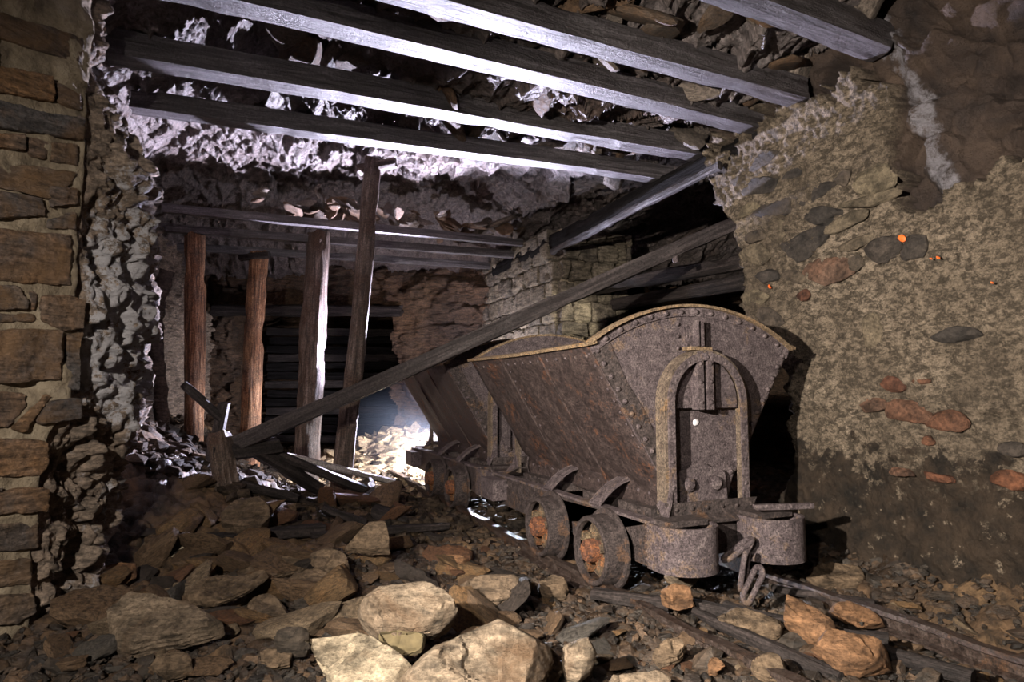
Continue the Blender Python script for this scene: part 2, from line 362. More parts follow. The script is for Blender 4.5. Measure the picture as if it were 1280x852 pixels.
# ------------------------------------------------------------------ setting: ceiling
def make_ceiling():
    nx, ny = 760, 760; xs, ys = np.linspace(-5.6, 5.4, nx), np.linspace(-3.2, 12.6, ny)
    ys = np.concatenate([np.linspace(-3.2, 1.2, 60, endpoint=False), np.linspace(1.2, 8.4, 600, endpoint=False), np.linspace(8.4, 12.6, 100)])
    X, Y = np.meshgrid(xs, ys, indexing='ij'); P = np.stack([X.ravel(), Y.ravel(), np.zeros(X.size)], 1); sh = X.shape
    rx, ry = X-TO.x, Y-TO.y; v = rx*TV.x+ry*TV.y; u = rx*TU.x+ry*TU.y
    wv = fbm(P, .8, 3, 71).reshape(sh)
    z = 3.02+wv*.16
    z += .22*sstep(u, 2.0, 2.9)*sstep(v, -3.2, -2.2)*(1-sstep(v, .6, 1.6))        # roof recess past the first set of beams
    z -= .35*sstep(-v, 1.9, 3.4)                                                 # haunch at the left
    z -= .25*sstep(v, 1.3, 3)*(1-sstep(u, -.4, 1))
    z -= .45*sstep(Y, 7.4, 9.2)
    z -= .14*(1-sstep(u, 1.7, 2.2))*sstep(u, -1.2, -.6)*(1-sstep(v, 1.0, 1.5))
    # foliated slate: steps and plates running along the track direction
    t = v*3.4+u*.5+fbm(P, 1.7, 4, 40).reshape(sh)*1.3; saw = t-np.floor(t)
    rid, pl, e = facets(u*1.5+wv, v*3.2+wv, 12); r2, p2, e2 = facets(u*4.5+saw, v*10+wv*2, 22)
    UV = np.stack([u.ravel(), v.ravel()*3.2, 0*u.ravel()], 1)
    r3, p3, e3 = facets(u*9+saw, v*20+wv*3, 29)
    z += .035*saw+.09*pl-.03*np.exp(-e*12)+.035*p2-.010*np.exp(-e2*10)+.02*p3
    z += fbm(P, 3, 4, 47).reshape(sh)*.03+fbm(UV, 7, 3, 48).reshape(sh)*.012
    me = mesh_np('ceiling', np.stack([X.ravel(), Y.ravel(), z.ravel()], 1), gridf(nx, len(ys))[:, ::-1], True)
    c = link('ceiling', me, M['ceil']); tag(c, kind='structure'); return c
ceiling = make_ceiling()

# ------------------------------------------------------------------ setting: walls
def polysheet(name, pts, zr, ds, dz, disp, mat, inward=1, attrs=None, cut=None, lean=None, smooth=True):
    """vertical rock sheet along a plan polyline; disp(s,z,P)->offset along the inward normal"""
    pts = [Vector(p) for p in pts]; L = [0]
    for a, b in zip(pts, pts[1:]): L.append(L[-1]+(b-a).length)
    ns = int(L[-1]/ds)+1; nz = int((zr[1]-zr[0])/dz)+1
    s = np.linspace(0, L[-1], ns); zz = np.linspace(zr[0], zr[1], nz)
    px = np.interp(s, L, [p.x for p in pts]); py = np.interp(s, L, [p.y for p in pts])
    k = max(3, int(.12/ds)); ker = np.ones(k)/k
    pad = lambda a: np.convolve(np.pad(a, k, mode='edge'), ker, 'same')[k:-k]
    px, py = pad(px), pad(py)
    tx, ty = np.gradient(px), np.gradient(py); l = np.hypot(tx, ty); nx_, ny_ = ty/l*inward, -tx/l*inward
    S, Z = np.meshgrid(s, zz, indexing='ij'); X = np.repeat(px[:, None], nz, 1); Y = np.repeat(py[:, None], nz, 1)
    P = np.stack([X.ravel(), Y.ravel(), Z.ravel()], 1); d = disp(S, Z, P)
    if lean: d = d+lean(S, Z)
    X2, Y2 = X+nx_[:, None]*d, Y+ny_[:, None]*d
    F = gridf(ns, nz)
    if cut is not None:
        mk = cut(S, Z, P).ravel(); F = F[~mk[F].any(axis=1)]
    V = np.stack([X2.ravel(), Y2.ravel(), Z.ravel()], 1)
    used = np.unique(F); rm = np.full(len(V), -1); rm[used] = np.arange(len(used))
    A = {n: f(S, Z, P).ravel()[used] for n, f in (attrs or {}).items()}
    me = mesh_np(name, V[used], rm[F], smooth, A)
    return link(name, me, mat)

# left masonry wall: mortar face, then rough rock past the corner
LC = Vector((-1.90, 2.80, 0)); LD = Vector((.4104, .9119, 0)); LN = Vector((.9119, -.4104, 0))
def corner_a(Z):
    return np.interp(Z, [-.3, .15, .35, .6, .78, .9, 3], [-.13, -.125, -.12, -.115, -.09, -.01, .0])
def disp_left(S, Z, P):
    sh = S.shape
    q = sstep(S, 2.15+corner_a(Z), 2.3+corner_a(Z))                              # 0 on masonry, 1 on rock
    n = fbm(P, 3, 4, 8).reshape(sh); rid, pl, e = facets(S*5.5+n, Z*4.5+n, 33); r2, p2, e2 = facets(S*16, Z*13, 35)
    r3, p3, e3 = facets(S*26+n, Z*20+n, 37)
    rock = .07*pl+.05*p2-.02*np.exp(-e*12)-.014*np.exp(-e2*9)+.03*(r2-.5)+.02*p3-.010*np.exp(-e3*8)+.10*fbm(P, 1.3, 3, 88).reshape(sh)+.02*n
    mor = .014*fbm(P, 14, 4, 5).reshape(sh)+.02*n
    return rock*q+mor*(1-q)
pl_l = [LC-LD*2.2, LC, (-1.88, 3.0, 0), (-1.88, 3.22, 0), (-2.08, 3.6, 0), (-2.5, 4.3, 0), (-2.98, 5.0, 0), (-3.6, 5.7, 0), (-4.0, 6.8, 0), (-4.1, 8, 0), (-4.5, 9.6, 0)]
wall_left = polysheet('wall_left', pl_l, (-.35, 3.35), .0135, .0135, disp_left, M['rockwall'], 1,
    lean=lambda S, Z: -.30*sstep(S, 2.2, 2.5)*sstep(Z, 1.9, 2.7)-.10*sstep(S, 2.1, 2.3)*(1-sstep(Z, .5, .9)),
    attrs={'white': lambda S, Z, P: (.33+.4*sstep(Z, .7, 1.1)*(1-sstep(Z, 1.5, 1.9))+.12*fbm(P, 5, 4, 90).reshape(S.shape)*3)*sstep(S, 2.12, 2.3)*(1-sstep(S, 3.2, 3.7)),
           'tint': lambda S, Z, P: S*0})
tag(wall_left, kind='structure')
# mortar skin of the masonry face
def wall_point(a, z, out=0): return LC+LD*a+LN*out+Vector((0, 0, z))
na, nz = 170, 260; A_, Z_ = np.meshgrid(np.linspace(-2.2, 0, na), np.linspace(-.3, 3.3, nz), indexing='ij'); A0 = A_.copy(); A_ = A_+corner_a(Z_)*(1+A_/2.2)
P_ = np.stack([A_.ravel(), Z_.ravel(), np.zeros(A_.size)], 1)
o_ = .034+fbm(P_, 9, 5, 61).reshape(A_.shape)*.04-.09*sstep(A0, -.04, 0)
V_ = np.array([LC.x, LC.y, 0])[None]+A_.reshape(-1, 1)*np.array(LD)[None]+o_.reshape(-1, 1)*np.array(LN)[None]; V_[:, 2] = Z_.ravel()
mo = link('mortar', mesh_np('mortar', V_, gridf(na, nz)[:, ::-1], True), M['mortar'], wall_left)

def remeshed(bm, vox, name):
    me = bpy.data.meshes.new('tmp'); bmesh.ops.recalc_face_normals(bm, faces=bm.faces); bm.to_mesh(me); bm.free()
    o = bpy.data.objects.new('tmp', me); COL.objects.link(o)
    md = o.modifiers.new('r', 'REMESH'); md.mode = 'VOXEL'; md.voxel_size = vox
    dg = bpy.context.evaluated_depsgraph_get(); dg.update()
    r = bpy.data.meshes.new_from_object(o.evaluated_get(dg)); r.name = name
    bpy.data.objects.remove(o); bpy.data.meshes.remove(me); return r
def roughen(me, amp, sc, seed, strata=None, flat=True, smooth_it=1):
    """round and chip a remeshed stone; strata=(axis vector, freq, amp) adds bedding ledges"""
    bm = bmesh.new(); bm.from_mesh(me)
    for _ in range(smooth_it): bmesh.ops.smooth_vert(bm, verts=bm.verts, factor=.5, use_axis_x=True, use_axis_y=True, use_axis_z=True)
    bm.to_mesh(me); bm.free(); V = verts_np(me); N = norms_np(me)
    d = amp*(fbm(V+seed, sc, 4, seed % 91)+.5*fbm(V+seed*2, sc*4, 3, seed % 53))
    c = fbm(V-seed, sc*.7, 2, 7+seed % 31); d -= amp*1.3*sstep(c, .15, .5)
    if strata:
        ax = np.array(strata[0]); side = 1-np.abs(N@ax)
        t = (V@ax)*strata[1]+fbm(V, 4, 2, 5)*.8; d += strata[2]*side*((t-np.floor(t))-.5)
    V += N*d[:, None]; set_verts(me, V)
    me.polygons.foreach_set('use_smooth', np.full(len(me.polygons), True)); me.set_sharp_from_angle(angle=R(28))

Q = [[(0,5),(105,45),(105,82),(0,38)],[(-70,10),(-4,40),(-4,100),(-70,75)],[(0,72),(65,95),(68,128),(0,108)],[(70,99),(103,118),(103,138),(71,128)],
 [(0,115),(105,146),(105,175),(0,153)],[(0,159),(30,168),(32,190),(0,185)],[(66,177),(100,178),(100,209),(64,201)],[(0,195),(96,214),(92,228),(62,250),(0,230)],
 [(0,233),(53,247),(55,271),(0,273)],[(60,273),(98,262),(98,287),(60,286)],[(0,280),(56,289),(89,292),(89,358),(33,355),(0,349)],[(0,356),(20,357),(36,378),(33,388),(0,388)],
 [(0,391),(46,391),(48,402),(0,404)],[(51,369),(88,367),(107,375),(105,411),(79,415),(51,402)],[(0,408),(76,411),(77,477),(0,482)],[(0,487),(33,490),(34,507),(13,536),(0,538)],
 [(16,536),(58,490),(64,495),(30,541)],[(46,523),(62,500),(99,497),(102,523),(49,531)],[(0,543),(62,551),(64,580),(51,595),(0,600)],[(0,604),(11,612),(0,622)],
 [(18,610),(57,610),(58,639),(0,646),(0,626)],[(0,657),(48,650),(50,686),(0,694)],[(0,705),(40,697),(40,730),(0,738)],[(0,743),(40,740),(44,767),(22,780),(0,782)],
 [(85,418),(104,415),(100,490),(84,485)],[(36,360),(48,368),(46,388),(38,388)],[(58,232),(98,232),(98,258),(60,262)],[(34,170),(62,176),(60,200),(36,194)]]
# stones of the masonry face; those cut by the frame's left edge reach on beyond it
for i, q in enumerate(Q):
    W = []
    for (x, y) in q:
        if x == 0: x = -28-(i*37) % 40
        p = onplane(x, y, wall_point(0, 0, .05), LN); W.append((min((p-LC).dot(LD), -.004), p.z))
    cx = sum(a for a, _ in W)/len(W); cz = sum(b for _, b in W)/len(W)
    W = [(cx+(a-cx)*.995, cz+(b-cz)*.985) for a, b in W]
    bm = bmesh.new(); dep = .080+.012*((i*7) % 3)
    prism(bm, [wall_point(a, z, -.03) for a, z in W], LN*dep)
    me = remeshed(bm, .0095, 'stone'); roughen(me, .0075, 10, 11+i, ((0.1, .1, 1), 26+i % 5*6, .004), smooth_it=2)
    link('stone', me, M['masonry'], wall_left)
# courses further left (outside the frame)
for k in range(13):
    z = .02+k*.25
    for j in range(4):
        a0 = -.62-j*.4-(k % 2)*.17; bm = bmesh.new()
        prism(bm, [wall_point(a0+dx, z+dz_, -.03) for dx, dz_ in ((0, 0), (-.36, .01), (-.35, .2), (-.01, .21))], LN*.09)
        me = remeshed(bm, .04, 'stone'); roughen(me, .01, 7, 200+k*7+j, smooth_it=1); link('stone', me, M['masonry'], wall_left)

# right wall: plaster over rubble masonry, breaking off at its left end
WV = 1.5
def uedge(Z):
    return np.interp(Z, [-.3, .25, .45, .8, 1.05, 1.2, 1.45, 1.75, 2.1, 2.35, 2.6, 3.4], [.2, .22, .13, .17, .14, .34, .52, .5, .58, .78, .82, .6])
def wr_px_mask(px, py):
    """True where the bare upper rock shows (photo outline of the broken plaster edge, read on the wall plane)"""
    xs = [895, 915, 985, 1035, 1060, 1112, 1113, 1116, 1155, 1200, 1240, 1280, 1500]; ys = [190, 178, 130, 118, 102, 100, 180, 258, 272, 245, 215, 188, 60]
    return py < np.interp(px, xs, ys)
def project(X, Y, Z):
    dz = Z-CAM_H; dep = Y*CT+dz*ST; up = -Y*ST+dz*CT
    return 640+FPX*X/dep, 426-FPX*up/dep
def make_wall_right():
    du = .0105; s = np.concatenate([np.arange(-1.6, .9, du), np.arange(.9, 1.9, .02)]); s = np.concatenate([np.arange(-5.5, -1.6, .06), s])
    z = np.arange(-.35, 3.3, .0125); S, Z = np.meshgrid(s, z, indexing='ij'); sh = S.shape
    P0 = np.stack([S.ravel(), Z.ravel(), np.zeros(S.size)], 1)
    n1 = fbm(P0, 2.2, 4, 14).reshape(sh); n2 = fbm(P0, 11, 4, 15).reshape(sh); n3 = fbm(P0, 34, 3, 16).reshape(sh)
    E = uedge(Z)+.035*n2+.02*n3
    U = np.minimum(S, E); over = np.maximum(S-E, 0)
    X = TO.x+TV.x*WV+TU.x*U; Y = TO.y+TV.y*WV+TU.y*U
    # plaster boundary in wall coordinates
    px, py = project(np.where(S < -1.5, TO.x+TV.x*WV+TU.x*-1.5, X), np.where(S < -1.5, TO.y+TV.y*WV+TU.y*-1.5, Y), Z)
    zb_px = py+n2*22+n3*14
    bare = wr_px_mask(px+n2*16, zb_px).astype(float)
    bare = np.where(S < -1.6, (Z > 2.0+n2*.1).astype(float), bare)
    rid, pl, e = facets(S*3.2+n1, Z*3.6+n1, 81); r2, p2, e2 = facets(S*9, Z*9, 83); r3, p3, e3 = facets(S*4.4+n2*.3, Z*8.5+n2*.3, 85)
    bump_pl = .03*n1+.018*n2+.014*n3+.010*p3*sstep(Z, 1.1, 1.7)
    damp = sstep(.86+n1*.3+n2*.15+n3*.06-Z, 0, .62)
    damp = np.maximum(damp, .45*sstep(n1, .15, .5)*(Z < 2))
    bump_pl = bump_pl+sstep(.5-Z, 0, .5)*.07*(1+n1)-.018*sstep(.86-Z, -.01, .02)
    rock = -.11+.12*pl-.04*np.exp(-e*9)+.03*p2-.012*np.exp(-e2*8)+.05*n1+.012*n2
    b = bare; off = bump_pl*(1-b)+rock*b
    off = off+(.75*np.maximum(Z-2.55, 0)**1.3)*1.0                       # rock leans in towards the roof
    end = sstep(over, 0, .03)
    V = WV-off*(1-end)+over
    # broken stony end face
    r4, p4, e4 = facets(over*7+n2, Z*7.5, 91)
    U = U+end*(.09*p4-.05*np.exp(-e4*7)+.02*n2)
    X = TO.x+TV.x*V+TU.x*U; Y = TO.y+TV.y*V+TU.y*U
    white = .66*np.exp(-((px-(1112+.36*(py-60)))/(30))**2)*sstep(300-py, 0, 80)*bare+.75*end
    bare2 = np.clip(bare+end, 0, 1)
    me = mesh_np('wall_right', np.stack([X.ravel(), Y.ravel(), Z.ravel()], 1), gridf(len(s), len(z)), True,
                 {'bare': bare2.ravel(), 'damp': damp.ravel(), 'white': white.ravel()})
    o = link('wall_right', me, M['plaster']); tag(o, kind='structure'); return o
wall_right = make_wall_right()

def shard(name, n, scl, seed, mat, planes=12, lo=.62, sub=3, slab=None, noise_a=.03):
    """irregular stone: sphere clipped by random planes"""
    rg = np.random.default_rng(seed); bm = bmesh.new(); bmesh.ops.create_icosphere(bm, subdivisions=sub, radius=1)
    me = bpy.data.meshes.new(name); bm.to_mesh(me); bm.free(); D = verts_np(me)
    N = rg.normal(size=(planes, 3)); N /= np.linalg.norm(N, axis=1)[:, None]; off = rg.uniform(lo, .95, planes)
    if slab:
        N = np.vstack([N, [[.06, .03, 1], [-.05, .04, -1]]]); off = np.append(off, [slab, slab])
    dots = D@N.T; r = np.where(dots > .05, off/np.maximum(dots, .05), 9).min(1); r = np.minimum(r, 1.25)
    V = D*r[:, None]; V *= 1+noise_a*fbm(D, 3, 3, seed % 97)[:, None]
    t = V[:, 2]*9+fbm(D, 2, 2, 3); V[:, :2] *= (1+.05*((t-np.floor(t))-.5))[:, None]
    V *= np.array(scl); set_verts(me, V)
    me.polygons.foreach_set('use_smooth', np.full(len(me.polygons), True)); me.set_sharp_from_angle(angle=R(24))
    if mat: me.materials.append(mat)
    return me
# stones set in the plaster
SPx = [(952,202,28,16,30,'d'),(920,226,14,9,20,'d'),(956,230,36,22,15,'d'),(935,238,18,10,10,'d'),(990,217,26,9,22,'d'),(1017,243,42,16,22,'d'),(1053,224,22,15,20,'d'),
 (967,262,44,18,16,'d'),(1026,268,38,20,5,'d'),(1083,251,58,15,16,'t'),(1053,278,52,14,22,'t'),(1064,306,42,12,20,'t'),(1007,306,54,34,12,'d'),(1032,340,50,26,8,'r'),
 (1100,314,38,24,20,'d'),(1140,308,26,28,5,'d'),(1070,329,18,18,0,'d'),(992,346,26,13,0,'d'),(1002,369,14,12,10,'r'),(1087,413,26,30,-25,'t'),(1190,418,52,14,0,'d'),
 (977,289,16,24,0,'t'),(1090,228,40,34,10,'t'),(935,262,26,12,20,'t'),(945,295,22,14,15,'d'),
 (1111,480,30,14,-10,'r'),(1132,514,46,24,-12,'r'),(1090,508,26,15,10,'r'),(1181,527,42,20,-4,'r'),(1268,560,34,13,0,'d'),(1170,597,32,11,-8,'r'),(1128,590,34,10,-12,'r'),
 (1263,600,40,16,0,'r'),(1153,476,24,8,12,'r'),(1160,552,13,10,0,'r'),(942,320,30,20,5,'t'),(955,345,26,16,0,'d'),(946,372,30,18,0,'t'),(962,396,28,18,-10,'d'),(948,412,24,16,0,'d')]
for i, (x, y, w_, h_, an, k) in enumerate(SPx):
    n = -TV; c = onplane(x, y, tw(WV-.012, 0), n)
    ww = (onplane(x+w_/2, y, tw(WV, 0), n)-onplane(x-w_/2, y, tw(WV, 0), n)).length/2; d = (c-Vector((0, 0, CAM_H))).length; hh = h_/2/FPX*d
    me = shard('stone', 1, (ww*1.08, hh*1.08, .026), 500+i, M[{'d': 'darkstone', 't': 'tanstone', 'r': 'rustbrick'}[k]], 7, .6, 3, .7, .09)
    rot = Matrix(((-TU.x*-1, 0, n.x), (-TU.y*-1, 0, n.y), (0, 1, 0))); rot = Matrix((( -TU.x, 0, n.x), (-TU.y, 0, n.y), (0, 1, 0)))
    link('stone', me, None, wall_right, Matrix.Translation(c-n*.009) @ rot.to_4x4() @ Matrix.Rotation(R(an)-math.atan2(490-y, x-300), 4, 'Z'))
for i, (x, y, r_) in enumerate([(1127, 297, .022), (1172, 322, .01), (1164, 323, .008), (962, 358, .014), (1240, 353, .006)]):
    c = onplane(x, y, tw(WV-.032, 0), -TV); me = shard('paint_mark', 1, (r_*.7, r_, .01), 700+i, M['paint'], 6, .5, 2, .5)
    rot = Matrix(((-TU.x, 0, -TV.x), (-TU.y, 0, -TV.y), (0, 1, 0)))
    link('paint_mark', me, None, wall_right, Matrix.Translation(c) @ rot.to_4x4() @ Matrix.Rotation(R(40), 4, 'Z'))

# back wall with the dark mouth of the onward tunnel
def disp_back(S, Z, P):
    sh = S.shape; n = fbm(P, 1.2, 4, 55).reshape(sh); rid, pl, e = facets(S*1.6+n, Z*3.2+n, 57); r2, p2, e2 = facets(S*5, Z*11, 58)
    return .3*n+.10*pl-.012*np.exp(-e*9)+.04*p2+.03*fbm(P, 8, 4, 2).reshape(sh)
def cut_back(S, Z, P):
    X = P[:, 0].reshape(S.shape); n = fbm(P, 3, 3, 6).reshape(S.shape)*.12
    return (X+n > -4.15) & (X+n < -1.75) & (Z+n < 2.18)
wall_back = polysheet('wall_back', [(-5.2, 9.7, 0), (-3, 9.6, 0), (-1.2, 9.3, 0), (-.3, 8.9, 0), (.5, 9.3, 0)], (-.3, 3.3), .025, .022, disp_back, M['backrock'], 1,
    attrs={'white': lambda S, Z, P: .25+0*S, 'tint': lambda S, Z, P: S*0}, cut=cut_back)
tag(wall_back, kind='structure')
wall_far = polysheet('wall_far', [(-4.6, 9.6, 0), (-4.5, 12.3, 0), (-1.6, 12.4, 0), (-1.5, 9.6, 0)], (-.3, 3), .06, .05, disp_back, M['backrock'], 1,
    attrs={'white': lambda S, Z, P: S*0, 'tint': lambda S, Z, P: S*0}); tag(wall_far, kind='structure')
wall_side = polysheet('wall_side', [(-.4, 9.3, 0), (1.6, 10.2, 0), (4.6, 9.2, 0), (5.1, 5.4, 0), (3.4, 4.6, 0)], (-.3, 3.2), .06, .05, disp_back, M['backrock'], 1,
    attrs={'white': lambda S, Z, P: S*0, 'tint': lambda S, Z, P: S*0}); tag(wall_side, kind='structure')
# closing wall behind the photographer
wall_behind = polysheet('wall_behind', [(5.2, -1.5, 0), (3, -3.1, 0), (-2.6, -3.1, 0), (-3, .5, 0), tuple(LC-LD*2.25)], (-.3, 3.2), .09, .09, disp_back, M['backrock'], 1,
    attrs={'white': lambda S, Z, P: S*0, 'tint': lambda S, Z, P: S*0}); tag(wall_behind, kind='structure')

# dark rock ribs of the arched recess in the left wall
def rib(name, px, r, Y, seed):
    P = np.array([atY(a, b, Y)[:] for a, b in px]); t = np.linspace(0, len(P)-1, 90); C = np.stack([np.interp(t, range(len(P)), P[:, k]) for k in range(3)], 1)
    ker = np.ones(9)/9
    for _ in range(2): C = np.stack([np.convolve(np.pad(C[:, k], 4, mode='edge'), ker, 'valid') for k in range(3)], 1)
    T = np.gradient(C, axis=0); T /= np.linalg.norm(T, axis=1)[:, None]; A = np.array([0, 1., 0])[None]-T*T[:, 1:2]; A /= np.linalg.norm(A, axis=1)[:, None]; B = np.cross(T, A); n = 26
    th = np.linspace(0, 2*PI, n, endpoint=False); D = A[:, None]*np.cos(th)[None, :, None]+B[:, None]*np.sin(th)[None, :, None]
    V = C[:, None]+D*r; f = V.reshape(-1, 3); no = fbm(f, 5, 4, seed)+.5*fbm(f, 16, 3, seed+3); V = (C[:, None]+D*(r*(1+.45*no.reshape(90, n, 1)))).reshape(-1, 3)
    i = np.arange(89*n); a, b = i//n, i % n; b2 = (b+1) % n
    o = link(name, mesh_np(name, V, np.stack([a*n+b, a*n+b2, (a+1)*n+b2, (a+1)*n+b], 1), True), M['ribrock']); tag(o, kind='structure')
rib('trim_1', [(178, 545), (168, 470), (166, 400), (174, 345), (188, 312)], .11, 5.75, 4)
rib('trim_2', [(206, 545), (196, 470), (194, 410), (199, 365), (208, 335)], .07, 5.95, 9)
# masonry pillar on the right of the track
def make_pillar():
    root = empty('masonry_pillar', tw(1.55, 3.3, 0), TROT)
    tag(root, 'rough stone masonry pillar behind the wagons under the diagonal pole', 'pillar')
    bm = bmesh.new(); prism(bm, [(.04, .04, -.1), (.78, .04, -.1), (.78, 2.1, -.1), (.04, 2.1, -.1)], (0, 0, 2.72))
    me = remeshed(bm, .05, 'mortar_core'); roughen(me, .02, 5, 4); link('mortar_core', me, M['mortar'], root)
    rg = random.Random(5); z = 0
    while z < 2.6:
        h = rg.uniform(.12, .27); x = 0.
        out = -.10*max(0, (z-1.7))
        while x < .82:
            w_ = rg.uniform(.12, .34); b2 = bmesh.new(); box(b2, x, min(x+w_+.004, .86), -.01-rg.uniform(0, .06)+out, .12, z, z+h+.004)
            m2 = remeshed(b2, .026, 'stone'); roughen(m2, .024, 7, rg.randrange(999), smooth_it=2); link('stone', m2, M['pillarstone'], root); x += w_
        y = .06
        while y < 2.1:
            w_ = rg.uniform(.15, .4); b2 = bmesh.new(); box(b2, -.01-rg.uniform(0, .06)+out, .12, y, y+w_+.004, z, z+h+.004)
            m2 = remeshed(b2, .03, 'stone'); roughen(m2, .024, 7, rg.randrange(999), smooth_it=2); link('stone', m2, M['pillarstone'], root); y += w_
        z += h
make_pillar()


# ------------------------------------------------------------------ timber
def frame_to(p0, p1, roll=0):
    p0, p1 = Vector(p0), Vector(p1); x = (p1-p0).normalized(); up = Vector((0, 0, 1)) if abs(x.z) < .9 else Vector((0, -1, 0))
    y = up.cross(x).normalized(); z = x.cross(y)
    return Matrix(((x.x, y.x, z.x, p0.x), (x.y, y.y, z.y, p0.y), (x.z, y.z, z.z, p0.z), (0, 0, 0, 1))) @ Matrix.Rotation(roll, 4, 'X'), (p1-p0).length
def timber_mesh(name, L, w_, h_, seed, rough=.012, taper=1, bow=0, round_=False, ring=16, wob=.0, sq=6.):
    """square (or round) timber from x=0 to L, section centred on the axis, worn and chipped"""
    nx = max(6, int(L/.028)); xs = np.linspace(0, L, nx); T = np.linspace(0, 2*PI, ring, endpoint=False)
    if round_: cx, cy = np.cos(T), np.sin(T)
    else:
        p = sq; cx, cy = np.cos(T+PI/ring), np.sin(T+PI/ring); q = (abs(cx)**p+abs(cy)**p)**(-1/p); cx, cy = cx*q, cy*q
    X = np.repeat(xs[:, None], ring, 1); k = (1+(taper-1)*xs/L)[:, None]
    Y = cx[None]*w_/2*k; Z = cy[None]*h_/2*k
    P = np.stack([(X*1.6).ravel(), (Y*14).ravel(), (Z*14).ravel()], 1)+seed*3.1
    n = fbm(P, 1, 4, seed % 77).reshape(X.shape); n2 = fbm(P*np.array([6, 1, 1]), 1, 3, seed % 41).reshape(X.shape)
    rr = np.hypot(Y, Z)+1e-6; d = rough*(n*1.4+.5*n2)-rough*2.2*sstep(fbm(P*np.array([1.5, .35, .35]), 1, 2, 3+seed % 19).reshape(X.shape), .3, .6)
    Y = Y*(1+d/rr); Z = Z*(1+d/rr)
    one = np.stack([xs*.7+seed, xs*0, xs*0], 1)
    Y = Y+wob*vnoise(one, 1)[:, None]; Z = Z+wob*vnoise(one, 2)[:, None]+bow*np.sin(PI*xs/L)[:, None]
    X = X+np.where(X <= 0, 1, 0)*n*w_*.25+np.where(X >= L, 1, 0)*n2*w_*.25
    V = np.stack([X.ravel(), Y.ravel(), Z.ravel()], 1)
    V = np.vstack([V, [[0, 0, 0], [L, 0, 0]]])
    i = np.arange((nx-1)*ring); a, b = i//ring, i % ring; b2 = (b+1) % ring
    F = [tuple(f) for f in np.stack([a*ring+b, a*ring+b2, (a+1)*ring+b2, (a+1)*ring+b], 1)]
    o0, o1 = nx*ring, nx*ring+1
    F += [(o0, (k+1) % ring, k) for k in range(ring)]+[(o1, (nx-1)*ring+k, (nx-1)*ring+(k+1) % ring) for k in range(ring)]
    me = bpy.data.meshes.new(name); me.from_pydata(V.tolist(), [], [tuple(int(q) for q in f) for f in F][:]); me.flip_normals()
    me.polygons.foreach_set('use_smooth', np.full(len(me.polygons), True)); me.set_sharp_from_angle(angle=R(35)); me.update(); return me
def timber(name, p0, p1, w_, h_, mat, seed, parent=None, roll=0, **k):
    mt, L = frame_to(p0, p1, roll); return link(name, timber_mesh(name, L, w_, h_, seed, **k), M[mat], parent, mt)
def thing(o, label, cat, group=None): return tag(o, label, cat, group)

BZ = 2.75   # beam centre height
BM = [((-.42, 2.82), 'nearest roof beam, crossing the top right corner of the view', .15, -2.1),
      ((.16, 2.76), 'second roof beam from the top right, long pale bottom edge cut off by the top of the picture', .14, -2.2),
      ((.46, 2.75), 'third roof beam from the top right, with a short bare patch along its pale underside', .14, -2.2),
      ((.96, 2.76), 'roof beam running from the top left rock, with a torn splinter hanging at its middle', .15, -2.32),
      ((1.5, 2.75), 'farthest roof beam of the front row, ending just above the top of the tallest dark post', .13, -2.3)]
ENDS = [((560, -150), (1083, 45)), ((330, -70), (983, 112)), ((0, -80), (940, 152)), ((135, 58), (875, 188)), ((165, 128), (820, 217))]
for i, ((u_, z_), lab, s_, vl) in enumerate(BM):
    # both ends rest at the roof line; direction fitted to the slight skew of each beam
    pr = onz(ENDS[i][1][0], ENDS[i][1][1], z_); pl = onz(ENDS[i][0][0], ENDS[i][0][1], z_)
    d = (pl-pr).normalized(); L = min((pl-pr).length, 4.35)
    o = timber('roof_beam', pr+d*L, pr-d*.12, s_, s_*.95, 'beam', 20+i, rough=.006, ring=28, wob=.006, sq=22.)
    thing(o, lab, 'beam', 'front row of roof beams')
sp = timber('splinter', atY(628, 150, 4.35), atY(634, 172, 4.35), .03, .02, 'beam', 3, rough=.006); thing(sp, 'small torn splinter hanging from the fourth roof beam', 'splinter')
# lengthwise timbers carrying the beams' right ends
o = timber('stringer_beam', tw(1.56, .02, 2.66), tw(1.46, 5.0, 2.55), .08, .15, 'blackbeam', 41); thing(o, 'long dark lengthwise timber carrying the right ends of the roof beams', 'beam')
o = timber('stringer_beam', onz(900, 206, 2.5), onz(690, 315, 2.42), .045, .055, 'darkbeam', 42); thing(o, 'thinner grey lengthwise timber running under the dark one above the passage', 'beam')
for i, (a, b, y0, y1, lab) in enumerate([((935, 326), (730, 362), 5.2, 7.0, 'upper of two dark timbers deep in the dark side passage'), ((935, 352), (745, 385), 5.6, 7.4, 'lower of two dark timbers deep in the dark side passage')]):
    o = timber('lintel_timber', atY(*a, y0), atY(*b, y1), .13, .13, 'darkbeam', 44+i); thing(o, lab, 'beam', 'dark timbers in the side passage')
# rear row of three beams over the posts
RB = [((203, 260), (652, 303), 2.72, 'topmost of the three rear beams, carrying loose rubble above the posts'), ((197, 284), (640, 318), 2.62, 'middle of the three rear beams, resting on the orange post'),
      ((222, 308), (612, 332), 2.62, 'lowest and farthest of the three rear beams')]
for i, (a, b, z_, lab) in enumerate(RB):
    o = timber('rear_roof_beam', onz(*a, z_), onz(*b, z_), .085, .085, 'beam', 50+i, rough=.006, ring=28, sq=16.); thing(o, lab, 'beam', 'rear row of roof beams')
def ypost(px, py, z): return onz(px, py, z).y

